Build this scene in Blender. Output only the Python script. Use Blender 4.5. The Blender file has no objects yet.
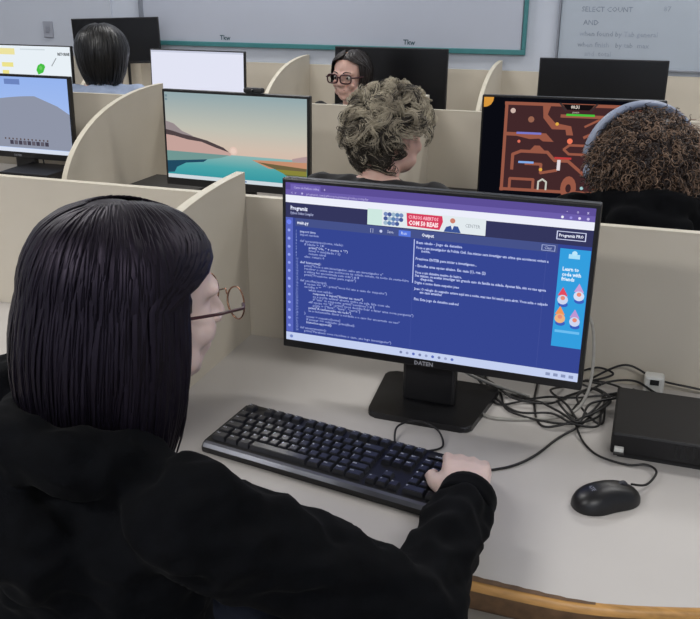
import bpy, bmesh, math, random
from mathutils import Vector, Matrix, noise
random.seed(7)
C = bpy.context.scene.collection
PI = math.pi
V = Vector

# ------------------------------------------------------------------ helpers
def lin(c):
    return tuple((x/12.92 if x <= .04045 else ((x+.055)/1.055)**2.4) for x in [v/255 for v in c]) + (1,)

def mat(name, rgb, rough=.5, metal=0, spec=.5, var=0, scale=20, bump=0, bscale=80, sheen=0, coat=0, stretch=None, c2=None, sss=0):
    m = bpy.data.materials.new(name); m.use_nodes = True
    nt = m.node_tree; b = nt.nodes['Principled BSDF']
    col = lin(rgb)
    b.inputs['Base Color'].default_value = col
    b.inputs['Roughness'].default_value = rough
    b.inputs['Metallic'].default_value = metal
    b.inputs['Specular IOR Level'].default_value = spec
    if sheen:
        b.inputs['Sheen Weight'].default_value = sheen; b.inputs['Sheen Roughness'].default_value = .4
    if coat: b.inputs['Coat Weight'].default_value = coat
    if sss:
        b.inputs['Subsurface Weight'].default_value = sss
        b.inputs['Subsurface Radius'].default_value = (.02, .008, .004); b.inputs['Subsurface Scale'].default_value = .5
    tc = nt.nodes.new('ShaderNodeTexCoord')
    src = tc.outputs['Object']
    if stretch:
        mp = nt.nodes.new('ShaderNodeMapping'); mp.inputs['Scale'].default_value = stretch
        nt.links.new(src, mp.inputs['Vector']); src = mp.outputs['Vector']
    if var:
        n = nt.nodes.new('ShaderNodeTexNoise'); n.inputs['Scale'].default_value = scale; n.inputs['Detail'].default_value = 5
        nt.links.new(src, n.inputs['Vector'])
        r = nt.nodes.new('ShaderNodeValToRGB')
        r.color_ramp.elements[0].position = .3; r.color_ramp.elements[1].position = .7
        if c2: a, z = col, lin(c2)
        else:
            a = tuple(x*(1-var) for x in col[:3])+(1,); z = tuple(min(1, x*(1+var)) for x in col[:3])+(1,)
        r.color_ramp.elements[0].color = a; r.color_ramp.elements[1].color = z
        nt.links.new(n.outputs['Fac'], r.inputs['Fac']); nt.links.new(r.outputs['Color'], b.inputs['Base Color'])
    if bump:
        n = nt.nodes.new('ShaderNodeTexNoise'); n.inputs['Scale'].default_value = bscale; n.inputs['Detail'].default_value = 4
        nt.links.new(src, n.inputs['Vector'])
        bp = nt.nodes.new('ShaderNodeBump'); bp.inputs['Strength'].default_value = bump; bp.inputs['Distance'].default_value = .002
        nt.links.new(n.outputs['Fac'], bp.inputs['Height']); nt.links.new(bp.outputs['Normal'], b.inputs['Normal'])
    return m

_em = {}
def emat(rgb, s=1.0):
    k = (tuple(rgb), s)
    if k in _em: return _em[k]
    m = bpy.data.materials.new('screen_light'); m.use_nodes = True
    nt = m.node_tree; nt.nodes.remove(nt.nodes['Principled BSDF'])
    e = nt.nodes.new('ShaderNodeEmission'); e.inputs['Color'].default_value = lin(rgb); e.inputs['Strength'].default_value = s
    nt.links.new(e.outputs[0], nt.nodes['Material Output'].inputs['Surface'])
    _em[k] = m
    return m

def gmat(stops, axis='Z', lo=0, hi=1, s=1.0):
    """screen picture with a colour gradient along one of the panel's own axes"""
    m = bpy.data.materials.new('screen_gradient'); m.use_nodes = True
    nt = m.node_tree; nt.nodes.remove(nt.nodes['Principled BSDF'])
    e = nt.nodes.new('ShaderNodeEmission'); e.inputs['Strength'].default_value = s
    tc = nt.nodes.new('ShaderNodeTexCoord'); sp = nt.nodes.new('ShaderNodeSeparateXYZ')
    mr = nt.nodes.new('ShaderNodeMapRange'); mr.inputs[1].default_value = lo; mr.inputs[2].default_value = hi
    r = nt.nodes.new('ShaderNodeValToRGB')
    el = r.color_ramp.elements
    el[0].position = stops[0][0]; el[0].color = lin(stops[0][1]); el[1].position = stops[-1][0]; el[1].color = lin(stops[-1][1])
    for p, c in stops[1:-1]:
        x = el.new(p); x.color = lin(c)
    nt.links.new(tc.outputs['Object'], sp.inputs[0]); nt.links.new(sp.outputs[axis], mr.inputs[0])
    nt.links.new(mr.outputs[0], r.inputs[0]); nt.links.new(r.outputs[0], e.inputs['Color'])
    nt.links.new(e.outputs[0], nt.nodes['Material Output'].inputs['Surface'])
    return m

def obj(name, bm, m, parent=None, smooth=False, loc=None, rot=None):
    me = bpy.data.meshes.new(name)
    bmesh.ops.recalc_face_normals(bm, faces=bm.faces)
    bm.to_mesh(me); bm.free()
    if smooth:
        for p in me.polygons: p.use_smooth = True
    o = bpy.data.objects.new(name, me); C.objects.link(o)
    for x in (m if isinstance(m, (list, tuple)) else [m]): me.materials.append(x)
    if parent: o.parent = parent
    if loc is not None: o.location = loc
    if rot is not None: o.rotation_euler = rot
    return o

def tag(o, label, cat, group=None, kind=None):
    o['label'] = label; o['category'] = cat
    if group: o['group'] = group
    if kind: o['kind'] = kind
    return o

def thing(name, label, cat, loc=(0, 0, 0), rz=0, group=None, rx=0):
    o = bpy.data.objects.new(name, None); C.objects.link(o)
    o.location = loc; o.rotation_euler = (rx, 0, rz); o.empty_display_size = .05
    return tag(o, label, cat, group)

def struct(name, bm, m):
    o = obj(name, bm, m); o['kind'] = 'structure'; return o

def NB(): return bmesh.new()

def box(bm, lo, hi, bev=0, seg=2, mi=0):
    r = bmesh.ops.create_cube(bm, size=1)
    vs = r['verts']
    for v in vs:
        v.co = V([(lo[i]+hi[i])/2 + v.co[i]*(hi[i]-lo[i]) for i in range(3)])
    fs = set(f for v in vs for f in v.link_faces)
    if mi:
        for f in fs: f.material_index = mi
    if bev:
        es = list(set(e for v in vs for e in v.link_edges))
        bmesh.ops.bevel(bm, geom=es, offset=bev, segments=seg, profile=.5, affect='EDGES')
    return bm

def prism(bm, pts, axis, a, b, bev=0):
    """extrude a 2-D outline along axis from a to b"""
    def P(p, t):
        if axis == 'x': return (t, p[0], p[1])
        if axis == 'y': return (p[0], t, p[1])
        return (p[0], p[1], t)
    A = [bm.verts.new(P(p, a)) for p in pts]; B = [bm.verts.new(P(p, b)) for p in pts]
    n = len(pts)
    fa = bm.faces.new(A); fb = bm.faces.new(B[::-1])
    for i in range(n): bm.faces.new((A[i], B[i], B[(i+1) % n], A[(i+1) % n]))
    if bev:
        es = list(set(list(fa.edges)+list(fb.edges)))
        bmesh.ops.bevel(bm, geom=es, offset=bev, segments=2, profile=.5, affect='EDGES')
    return bm

def frame_of(d):
    d = d.normalized(); a = V((0, 0, 1)) if abs(d.z) < .9 else V((1, 0, 0))
    x = d.cross(a).normalized(); return x, d.cross(x).normalized()

def capsule(bm, p0, p1, r0, r1, seg=14, hs=4):
    p0, p1 = V(p0), V(p1); d = p1-p0; L = d.length
    if L < 1e-6: d = V((0, 0, 1)); L = 1e-6
    x, y = frame_of(d); dn = d.normalized(); rings = []
    prof = [(-math.cos(PI/2*k/hs)*r0, math.sin(PI/2*k/hs)*r0) for k in range(0, hs+1)]
    prof += [(L+math.sin(PI/2*k/hs)*r1, math.cos(PI/2*k/hs)*r1) for k in range(0, hs+1)]
    first = bm.verts.new(p0+dn*prof[0][0]); last = bm.verts.new(p0+dn*prof[-1][0])
    for t, r in prof[1:-1]:
        rings.append([bm.verts.new(p0+dn*t+(x*math.cos(2*PI*i/seg)+y*math.sin(2*PI*i/seg))*r) for i in range(seg)])
    for i in range(seg):
        j = (i+1) % seg
        bm.faces.new((first, rings[0][j], rings[0][i])); bm.faces.new((last, rings[-1][i], rings[-1][j]))
        for k in range(len(rings)-1): bm.faces.new((rings[k][i], rings[k][j], rings[k+1][j], rings[k+1][i]))

def ellipsoid(bm, M, r, u=20, v=14):
    q = bmesh.ops.create_uvsphere(bm, u_segments=u, v_segments=v, radius=1)
    for w in q['verts']: w.co = M @ V((w.co.x*r[0], w.co.y*r[1], w.co.z*r[2]))

def tube(bm, pts, r, seg=8, taper=None, flat=1.0, caps=True, nrm=None):
    """tube along points; flat squashes it along the given normal direction"""
    pts = [V(p) for p in pts]; n = len(pts); rings = []; prev = None
    for k, p in enumerate(pts):
        d = (pts[min(k+1, n-1)]-pts[max(k-1, 0)])
        if d.length < 1e-9: d = V((0, 0, 1))
        d.normalize()
        if nrm: y = nrm(p); y = (y-d*y.dot(d)); y = y.normalized() if y.length > 1e-6 else frame_of(d)[1]; x = d.cross(y)
        else:
            if prev is None: x, y = frame_of(d)
            else:
                x = prev-d*prev.dot(d); x.normalize(); y = d.cross(x)
            prev = x
        rr = r*(taper(k/(n-1)) if taper else 1)
        rings.append([bm.verts.new(p+x*math.cos(2*PI*i/seg)*rr+y*math.sin(2*PI*i/seg)*rr*flat) for i in range(seg)])
    for k in range(n-1):
        for i in range(seg):
            j = (i+1) % seg; bm.faces.new((rings[k][i], rings[k][j], rings[k+1][j], rings[k+1][i]))
    if caps: bm.faces.new(rings[0][::-1]); bm.faces.new(rings[-1])

def lathe(bm, prof, seg=24, c=(0, 0)):
    rings = []
    for r, z in prof: rings.append([bm.verts.new((c[0]+r*math.cos(2*PI*i/seg), c[1]+r*math.sin(2*PI*i/seg), z)) for i in range(seg)])
    for k in range(len(rings)-1):
        for i in range(seg):
            j = (i+1) % seg; bm.faces.new((rings[k][i], rings[k][j], rings[k+1][j], rings[k+1][i]))
    bm.faces.new(rings[0][::-1]); bm.faces.new(rings[-1])

def spline(pts, n=10):
    P = [V(p) for p in pts]; out = []
    for i in range(len(P)-1):
        a, b, c, d = P[max(i-1, 0)], P[i], P[i+1], P[min(i+2, len(P)-1)]
        for k in range(n):
            t = k/n; out.append(.5*((2*b)+(c-a)*t+(2*a-5*b+4*c-d)*t*t+(3*b-a-3*c+d)*t*t*t))
    out.append(P[-1]); return out

def remeshed(bm, voxel, smooth=2, disp=None):
    """fuse overlapping closed shapes into one continuous skin"""
    me = bpy.data.meshes.new('tmp'); bm.to_mesh(me); bm.free()
    o = bpy.data.objects.new('tmp', me); C.objects.link(o)
    r = o.modifiers.new('r', 'REMESH'); r.mode = 'VOXEL'; r.voxel_size = voxel; r.use_smooth_shade = True
    if smooth:
        s = o.modifiers.new('s', 'SMOOTH'); s.iterations = smooth; s.factor = .5
    dg = bpy.context.evaluated_depsgraph_get(); dg.update()
    res = bpy.data.meshes.new_from_object(o.evaluated_get(dg))
    bpy.data.objects.remove(o); bpy.data.meshes.remove(me)
    out = bmesh.new(); out.from_mesh(res); bpy.data.meshes.remove(res)
    if disp:
        out.normal_update()
        for v in out.verts: v.co += v.normal*disp(v.co)
    return out

def text_bm(bm, s, size, place, font_bold=0, align='LEFT', mi=0, sx=1.0):
    cu = bpy.data.curves.new('t', 'FONT'); cu.body = s; cu.size = size; cu.align_x = align; cu.resolution_u = 1; cu.offset = font_bold
    o = bpy.data.objects.new('t', cu); C.objects.link(o)
    dg = bpy.context.evaluated_depsgraph_get(); dg.update()
    me = bpy.data.meshes.new_from_object(o.evaluated_get(dg))
    bpy.data.objects.remove(o); bpy.data.curves.remove(cu)
    vs = [bm.verts.new(place(v.co.x*sx, v.co.y)) for v in me.vertices]
    for p in me.polygons:
        try:
            f = bm.faces.new([vs[i] for i in p.vertices]); f.material_index = mi
        except ValueError: pass
    bpy.data.meshes.remove(me)

# ------------------------------------------------------------------ materials
M_part = mat('partition_laminate', (199, 191, 176), .55, var=.03, scale=6, bump=.03, bscale=400)
M_edge = mat('edge_banding', (204, 197, 180), .45, var=.03, scale=30)
M_desk = mat('desk_laminate', (184, 180, 176), .42, var=.025, scale=5, bump=.02, bscale=500)
M_wood = mat('bare_wood_edge', (176, 132, 74), .4, var=.25, scale=25, stretch=(1, 6, 6), bump=.1)
M_brown = mat('brown_edge', (92, 68, 45), .6, var=.3, scale=60)
M_wall = mat('painted_wall', (190, 197, 210), .8, var=.03, scale=2, bump=.05, bscale=150)
M_pil = mat('painted_pillar', (184, 190, 202), .8, var=.03, scale=2)
M_ceil = mat('ceiling_paint', (225, 225, 222), .9, var=.02, scale=3)
M_floor = mat('floor_tile', (120, 112, 104), .4, var=.12, scale=5)
M_wb = mat('whiteboard_face', (176, 182, 196), .35, var=.03, scale=1.5)
M_wb2 = mat('whiteboard_face_used', (170, 180, 192), .35, var=.04, scale=3)
M_teal = mat('teal_frame', (60, 122, 126), .45, var=.06, scale=40)
M_alu = mat('aluminium_trim', (150, 155, 165), .35, metal=.6, var=.05)
M_ink = mat('marker_ink', (134, 144, 160), .8, var=.2)
M_inkb = mat('marker_ink_pale', (148, 158, 174), .8, var=.2)
M_blk = mat('black_plastic', (14, 14, 17), .38, var=.2, scale=60, bump=.05, bscale=600)
M_blk2 = mat('black_plastic_matt', (18, 18, 21), .6, var=.2, scale=80, bump=.1, bscale=900)
M_off = mat('dark_glass', (9, 10, 14), .25, spec=.4, var=.1)
M_pc = mat('pc_case', (15, 14, 16), .5, metal=.2, var=.12, scale=30, bump=.08, bscale=900)
M_key = mat('keycap', (36, 37, 42), .30, spec=.8, var=.15, scale=100, bump=.05, bscale=900)
M_leg = mat('key_print', (190, 196, 210), .5, var=.05)
M_cab = mat('cable_black', (14, 13, 15), .45, var=.2, scale=100)
M_cabg = mat('cable_grey', (150, 148, 142), .5, var=.1, scale=100)
M_metal = mat('bright_metal', (210, 210, 215), .2, metal=1, var=.05)
M_skin = mat('skin', (218, 178, 164), .5, var=.05, scale=30, sss=.15, bump=.05, bscale=300)
M_skin2 = mat('skin_pale', (216, 192, 184), .5, var=.05, scale=30, sss=.15, bump=.05, bscale=300)
M_lip = mat('lip', (150, 84, 80), .45, var=.1)
M_eyew = mat('eye_white', (210, 208, 204), .25, var=.03)
M_iris = mat('iris', (42, 28, 20), .2, var=.2)
M_hood = mat('hoodie_cotton', (7, 8, 11), .95, spec=.1, var=.25, scale=40, bump=.25, bscale=500, sheen=.012)
M_dark = mat('dark_knit', (14, 14, 17), .85, var=.25, scale=60, bump=.25, bscale=400, sheen=.1)
M_blue = mat('blue_shirt', (150, 164, 190), .8, var=.06, scale=60, bump=.2, bscale=400)
M_jean = mat('denim', (40, 46, 62), .85, var=.2, scale=80)
M_shoe = mat('shoe', (30, 30, 32), .6, var=.2)
M_hairb = mat('hair_purple_black', (9, 7, 13), .46, spec=.3, var=.35, scale=90, stretch=(1, 1, .2))
M_hairb.node_tree.nodes['Principled BSDF'].inputs['Specular Tint'].default_value = (.86, .72, 1, 1)
M_hairk = mat('hair_black', (12, 11, 12), .38, spec=.5, var=.3, scale=90, stretch=(1, 1, .2))
M_hairg = mat('hair_ash', (206, 196, 173), .55, var=.3, scale=14, c2=(128, 118, 102))
M_haird = mat('hair_ash_dark', (56, 50, 44), .6, var=.3, scale=30)
M_hairc = mat('hair_curly_brown', (44, 32, 28), .45, var=.3, scale=40)
M_hairc2 = mat('hair_curly_brown_lit', (128, 104, 86), .45, var=.25, scale=40)  # paler brown paints in the screen light on the curls
M_hairr = mat('hair_dark_brown', (24, 15, 14), .5, var=.3, scale=80)
M_phone = mat('headset_blue_grey', (140, 150, 172), .35, var=.06)
M_gold = mat('spectacle_metal', (150, 112, 88), .25, metal=.9, var=.1)
M_redf = mat('spectacle_dark_red', (58, 20, 28), .3, var=.1)
M_chair = mat('chair_fabric', (36, 38, 46), .9, var=.2, scale=80, bump=.3, bscale=400)
M_white = mat('white_plastic', (205, 205, 200), .4, var=.03)
M_lens = bpy.data.materials.new('spectacle_lens'); M_lens.use_nodes = True
_b = M_lens.node_tree.nodes['Principled BSDF']; _b.inputs['Transmission Weight'].default_value = 1; _b.inputs['Roughness'].default_value = .02; _b.inputs['IOR'].default_value = 1.05

# ------------------------------------------------------------------ layout numbers (metres)
D = .75            # desk height
ZT = 1.065         # partition top
YP = (0., 1.451, 3.033)
W = 1.069
XD = (.122, .182, .205)     # a divider of each row
X0, X1 = -3.3, 2.45

# ------------------------------------------------------------------ room
YW = 3.06; XL = -4.3; XR = 3.3; YB = -3.6; ZC = 2.75
b = NB(); box(b, (XL, YB, -.1), (XR, YW, 0)); struct('floor', b, M_floor)
b = NB(); box(b, (XL-.1, YB-.1, ZC), (XR+.1, YW+.1, ZC+.1)); struct('ceiling', b, M_ceil)
b = NB(); box(b, (XL-.1, YW, -.1), (XR+.1, YW+.1, ZC)); struct('wall_back', b, M_wall)
b = NB(); box(b, (XL-.1, YB-.1, -.1), (XL, YW, ZC)); struct('wall_left', b, M_wall)
b = NB(); box(b, (XR, YB-.1, -.1), (XR+.1, YW, ZC)); struct('wall_right', b, M_wall)
b = NB(); box(b, (XL, YB-.1, -.1), (XR, YB, ZC)); struct('wall_front', b, M_wall)
b = NB(); box(b, (XL, YW-.012, 1.08), (-2.106, YW, ZC)); o = struct('trim_1', b, M_pil)

# outlet plate on the wall
t = thing('wall_outlet', 'small pale outlet plate on the wall above the white screen at far left', 'outlet', (-2.55, YW-.012, 1.17))
b = NB(); box(b, (-.033, -.010, 0), (.033, 0, .095), .003); obj('cover_plate', b, mat('outlet_plate', (150, 154, 166), .5, var=.04), t)
b = NB(); box(b, (-.014, -.013, .03), (.014, -.0095, .065), .002); obj('socket', b, mat('outlet_socket', (136, 140, 152), .5, var=.04), t)

# whiteboards
def whiteboard(name, label, x0, x1, z0, z1, face, fr, fw, fl=None):
    t = thing(name, label, 'whiteboard', ((x0+x1)/2, YW, z0), 0)
    w = (x1-x0)/2; h = z1-z0
    b = NB(); box(b, (-w+fw, -.012, fw), (w-fw, 0, h-fw)); obj('writing_surface', b, face, t)
    b = NB()
    box(b, (-w, -.022, 0), (w, 0, fw), .003); box(b, (-w, -.022, h-fw), (w, 0, h), .003)
    if not fl: box(b, (-w, -.022, fw), (-w+fw*.8, 0, h-fw), .003)
    box(b, (w-fw*.8, -.022, fw), (w, 0, h-fw), .003)
    obj('frame', b, fr, t)
    if fl:
        b = NB(); box(b, (-w, -.022, fw), (-w+fw, 0, h-fw), .003); obj('side_trim', b, fl, t)
    return t
wb1 = whiteboard('whiteboard', 'wide whiteboard with a teal frame on the back wall', -1.915, .325, 1.145, 2.35, M_wb, M_teal, .026, mat('side_trim_grey', (120, 126, 138), .5, var=.05))
wb2 = whiteboard('whiteboard', 'whiteboard with faded handwriting on the right of the back wall', .478, 2.4, 1.085, 2.35, M_wb2, M_alu, .012)
def wall_text(parent, s, x, z, size, m, bold=0, name='handwriting'):
    b = NB(); L = parent.location
    text_bm(b, s, size, lambda a, c: V((x-L.x+a, -.0128, z-L.z+c+.02*size*math.sin(a*90))), bold)
    obj(name, b, m, parent)
wall_text(wb1, 'Tkw', -1.405, 1.183, .036, mat('mark_dark', (52, 82, 92), .8, var=.1), .0008, 'marker_note')
wall_text(wb1, 'Tkw', -.325, 1.183, .036, mat('mark_dark', (52, 82, 92), .8, var=.1), .0008, 'marker_note')
for s, px, py, m in (('SELECT COUNT', 583, 11, M_ink), ('87', 666, 10, M_inkb), ('AND', 586, 24, M_ink), ('when found by Tab general', 583, 35, M_inkb),
                     ('when finish   by tab  max', 582, 46, M_inkb), ('and  total', 590, 55, M_inkb)):
    wall_text(wb2, s, .48+(px-560)*.00465, 1.391-(py-5)*.0048, .034, m, .0002)

# ------------------------------------------------------------------ partitions, worktops, dividers
def desk_front(x, ph):
    u = ((x-ph+W/2) % W)-W/2
    e = min(1, max(0, (u-.36)/.17)); e = e*e*(3-2*e)
    return -.69+((.075*(1-e)+.012*e) if u > 0 else .012)*(1-math.exp(-(u*u)/.05))
def worktop(yp, label, ph=.86, name='worktop'):
    t = thing(name, label, 'desk', ((X0+X1)/2, yp, 0), 0)
    cx = (X0+X1)/2; xs = [X0+(X1-X0)*i/200 for i in range(201)]
    fr = [(x-cx, desk_front(x, ph)) for x in xs]
    b = NB(); prism(b, [(X1-cx, -.001), (X0-cx, -.001)]+fr, 'z', D-.028, D); obj('top_board', b, M_desk, t)
    # bullnose wooden edge: profile swept along the front
    prof = [(0, 0), (-.005, -.0012), (-.0085, -.005), (-.010, -.012), (-.0100, -.018), (-.0095, -.036), (-.007, -.043), (0, -.045)]
    b = NB(); rings = []
    for x, y in fr: rings.append([b.verts.new((x, y+p[0], D-.0002+p[1])) for p in prof])
    for i in range(len(rings)-1):
        for k in range(len(prof)-1):
            b.faces.new((rings[i][k], rings[i+1][k], rings[i+1][k+1], rings[i][k+1]))
    for r in (rings[0], rings[-1][::-1]): b.faces.new(r)
    b.faces.ensure_lookup_table()
    for f in b.faces:
        if f.calc_center_median().z < D-.0105: f.material_index = 1  # lower part of the edge in darker brown
    obj('wood_edge', b, [M_wood, M_brown], t, smooth=True)
    if yp == 0:
        b = NB(); n_ = 24; up = []; dn_ = []
        for i in range(n_+1):
            x = .70+.215*i/n_; y = desk_front(x, ph); w_ = .0065*(1-(i/n_)**2)+.0008*math.sin(i*2.1)
            up.append(b.verts.new((x-cx, y+max(.0004, w_), D+.0004))); dn_.append(b.verts.new((x-cx, y-.004, D-.0002)))
        for i in range(n_): b.faces.new((up[i], up[i+1], dn_[i+1], dn_[i]))
        obj('chipped_edge', b, M_brown, t)
    for sx in range(5):
        b = NB(); x = XD[YP.index(yp)]+W*(sx-3)-cx
        if X0+.05 < x+cx < X1-.05:
            box(b, (x-.009, -.56, 0), (x+.009, -.02, D-.028), .002); obj('support_panel', b, M_part, t)
    return t
worktop(YP[0], 'cream worktop with worn wooden front edge, carrying the keyboard and code screen')
worktop(YP[1], 'cream worktop in the middle row, under the landscape screen')
worktop(YP[2], 'cream worktop in the back row, against the back wall')
for k, (y, lb) in enumerate(zip(YP, ('low beige partition right behind the code screen', 'beige partition behind the landscape and game screens', 'beige partition along the foot of the back wall'))):
    t = thing('desk_partition', lb, 'partition', ((X0+X1)/2, y, 0)); h = (X1-X0)/2
    b = NB(); box(b, (-h, 0, 0), (h, .018, ZT-.0012)); obj('panel', b, M_part, t)
    b = NB(); box(b, (-h, -.0006, ZT-.0012), (h, .0186, ZT+.0005)); obj('edge_strip', b, M_edge, t)

def divider(x, y, label, group='curved desk dividers', a=.70, hh=.366, ex=2.3):
    t = thing('desk_divider', label, 'divider', (x, y, D), 0, group)
    th = .009; N = 40; pts = []
    for i in range(N+1):
        s = i/N; yy = -a*math.sin(s*PI/2); zz = hh*max(0, (1-(abs(yy)/a)**ex))**(1/ex)
        pts.append((yy-.001, zz))
    pts = [p for p in pts if p[1] > 0.0005]+[(-a-.001, 0)]
    b = NB(); prism(b, [(-.001, 0)]+pts, 'x', -th, th); obj('panel', b, M_part, t)
    b = NB(); rings = []
    for i, p in enumerate(pts):
        q0 = pts[max(i-1, 0)]; q1 = pts[min(i+1, len(pts)-1)]
        dx, dz = q1[0]-q0[0], q1[1]-q0[1]; l = math.hypot(dx, dz) or 1; nx, nz = dz/l*.0012, -dx/l*.0012
        if nz < 0 and nx > 0: nx, nz = -nx, -nz
        if i == len(pts)-1: nz = 0
        rings.append([b.verts.new((s*(th+.0004), p[0]+q*nx, p[1]+q*abs(nz))) for s, q in ((-1, 0), (1, 0), (1, 1), (-1, 1))])
    for i in range(len(rings)-1):
        for k in range(4): b.faces.new((rings[i][k], rings[i][(k+1) % 4], rings[i+1][(k+1) % 4], rings[i+1][k]))
    b.faces.new(rings[0]); b.faces.new(rings[-1][::-1])
    obj('edge_strip', b, M_edge, t)
    return t
DL = {(0, 0): 'curved beige divider beside the face of the black-haired person in front',
      (1, -1): 'large curved divider between the grey game screen and the landscape screen',
      (1, 0): 'divider end poking up beside the curly ash-haired head',
      (2, -1): 'curved divider on the far desk, right of the blank white screen',
      (2, 0): 'curved divider on the far desk, left of the right-hand dark screen',
      (2, -2): 'far divider just right of the head in the pale blue shirt'}
for (r, k), lb in DL.items():
    divider(XD[r]+k*W, YP[r], lb)

# ------------------------------------------------------------------ monitors
class Panel:
    """monitor; local frame: x right, y back, z up, origin on the desk under the panel's bottom centre"""
    def __init__(s, label, loc, rz, w=.545, h=.317, zb=.1, tilt=0, rx_base=0, on=True, group='flat monitors on the desks', cat='monitor', stand=True, bez=.008, chin=.019, roll=0, name='computer_monitor', byaw=None):
        s.t = thing(name, label, cat, loc, rz, group)
        s.w, s.h, s.zb = w, h, zb
        s.R = Matrix.Translation((0, 0, zb)) @ Matrix.Rotation(roll, 4, 'Y') @ Matrix.Rotation(-tilt, 4, 'X')
        s.bez, s.chin = bez, chin
        def add(name, b, m, **k):
            o = obj(name, b, m, s.t, **k); o.matrix_local = s.R; return o
        s.add = add
        b = NB(); box(b, (-w/2, 0, 0), (w/2, .022, h), .003)
        box(b, (-w*.3, .0215, h*.12), (w*.3, .045, h*.72), .012)
        add('casing', b, M_blk)
        s.u0, s.u1 = -w/2+bez, w/2-bez; s.z0, s.z1 = chin, h-bez
        if stand:
            by = .10
            b = NB(); prism(b, [(.05, .045), (.075, .045), (by+.03, .008), (by-.01, .008)][::1], 'x', -.03, .03, .002)
            b2 = NB(); box(b2, (-.05, .040, .0105), (.05, .062, zb+h*.45), .006)
            obj('stand_neck', b2, M_blk, s.t); b.free()
            b = NB()
            bw = .118
            o2 = [(-.095, -.03), (.095, -.03), (.115, .155), (-.115, .155)]
            prism(b, round_poly(o2, .018), 'z', 0, .012, .003)
            fo = obj('stand_base', b, M_blk, s.t)
            if byaw: fo.rotation_euler.z = byaw
            s.base = fo
    def P(s, u, v, l=1):
        return V((s.u0+(s.u1-s.u0)*u, -.0004*l-.0002, s.z1-(s.z1-s.z0)*v))
class Flat:
    def __init__(s, pan): s.p = pan; s.b = NB(); s.m = []
    def mi(s, rgb, st=1.0):
        m = rgb if isinstance(rgb, bpy.types.Material) else emat(rgb, st)
        if m not in s.m: s.m.append(m)
        return s.m.index(m)
    def quad(s, u0, v0, u1, v1, rgb, l=1, st=1.0):
        return s.poly([(u0, v0), (u1, v0), (u1, v1), (u0, v1)], rgb, l, st)
    def poly(s, pts, rgb, l=1, st=1.0):
        f = s.b.faces.new([s.b.verts.new(s.p.P(u, v, l)) for u, v in pts]); f.material_index = s.mi(rgb, st); return s
    def strip(s, pts, wd, rgb, l=2, asp=.57):
        """polyline of given width (v units scaled by aspect)"""
        for (a, b_), (c, d) in zip(pts, pts[1:]):
            dx, dy = (c-a), (d-b_)*asp; L = math.hypot(dx, dy) or 1; nx, ny = -dy/L*wd, dx/L*wd/asp
            ex, ey = dx/L*wd*.4, dy/L*wd*.4/asp
            s.poly([(a-ex+nx, b_-ey+ny), (c+ex+nx, d+ey+ny), (c+ex-nx, d+ey-ny), (a-ex-nx, b_-ey-ny)], rgb, l)
        return s
    def disc(s, u, v, r, rgb, l=3, n=14, asp=.57, sy=1.0, a0=0, a1=2*PI):
        return s.poly([(u+r*math.cos(a0+(a1-a0)*i/n), v+r*sy/asp*math.sin(a0+(a1-a0)*i/n)) for i in range(n)], rgb, l)
    def text(s, t, u, v, size, rgb, l=4, bold=0, width=None, align='LEFT'):
        p0 = s.p.P(u, v, l); n0 = len(s.b.verts)
        text_bm(s.b, t, size, lambda a, c: p0+V((a, 0, c)), bold, align, s.mi(rgb), .86)
        if width:
            s.b.verts.ensure_lookup_table(); vs = s.b.verts[n0:]; k = width*(s.p.u1-s.p.u0)/max(1e-6, max(q.co.x for q in vs)-p0.x)
            for q in vs: q.co.x = p0.x+(q.co.x-p0.x)*k
        return s
    def done(s, name):
        b = s.b; me = bpy.data.meshes.new(name); b.to_mesh(me); b.free()
        o = bpy.data.objects.new(name, me); C.objects.link(o); o.parent = s.p.t; o.matrix_local = s.p.R
        for m in s.m: me.materials.append(m)
        return o

def round_poly(pts, r, n=5):
    out = []; N = len(pts)
    for i in range(N):
        p = V(pts[i]).to_2d() if False else V((pts[i][0], pts[i][1])); a = V((pts[i-1][0], pts[i-1][1])); c = V((pts[(i+1) % N][0], pts[(i+1) % N][1]))
        da = (a-p).normalized(); dc = (c-p).normalized(); ang = da.angle(dc); t = r/math.tan(ang/2)
        A = p+da*t; Cc = p+dc*t
        for k in range(n+1):
            s = k/n; q = (1-s)**2*A+2*s*(1-s)*p+s*s*Cc; out.append((q.x, q.y))
    return out

# --- the code screen in front
P1 = Panel('large monitor in front showing code and text windows on dark blue', (.587, -.268, D), -.039, .545, .317, .101, .039, bez=.0075, chin=.0155)
S = Flat(P1); S.quad(0, 0, 1, 1, (54, 70, 146), 0); S.done('code_page')
S = Flat(P1)
S.quad(0, 0, 1, .042, (92, 78, 150), 1); S.quad(0, .042, 1, .075, (108, 94, 170), 1)
S.quad(0, .075, 1, .12, (236, 238, 250), 1); S.quad(.018, .008, .125, .042, (112, 98, 178), 2)
S.text('Curso de Python online', .03, .034, .0062, (205, 195, 240), 3, width=.09); S.text('+', .136, .036, .0075, (215, 205, 245), 3)
S.text('programiz.com/python-programming/online-compiler', .075, .068, .0062, (190, 182, 228), 3)
S.text('<  >', .02, .069, .0070, (190, 182, 228), 3); S.disc(.06, .06, .0035, (190, 182, 228), 3)
for i, u in enumerate((.915, .945, .975)): S.text('-ox'[i], u, .034, .008, (215, 208, 245), 3)
for u, c in ((.905, (240, 240, 250)), (.93, (150, 140, 220)), (.955, (225, 215, 250)), (.98, (200, 190, 235))): S.disc(u, .060, .0042, c, 3)
S.done('browser_toolbar')
S = Flat(P1)
S.quad(0, .12, 1, .212, (52, 54, 92), 1); S.text('Programiz', .018, .163, .0100, (232, 236, 255), 3, .0003, width=.062); S.text('Python Online Compiler', .018, .190, .0068, (185, 192, 232), 3, .0001, width=.083)
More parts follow.
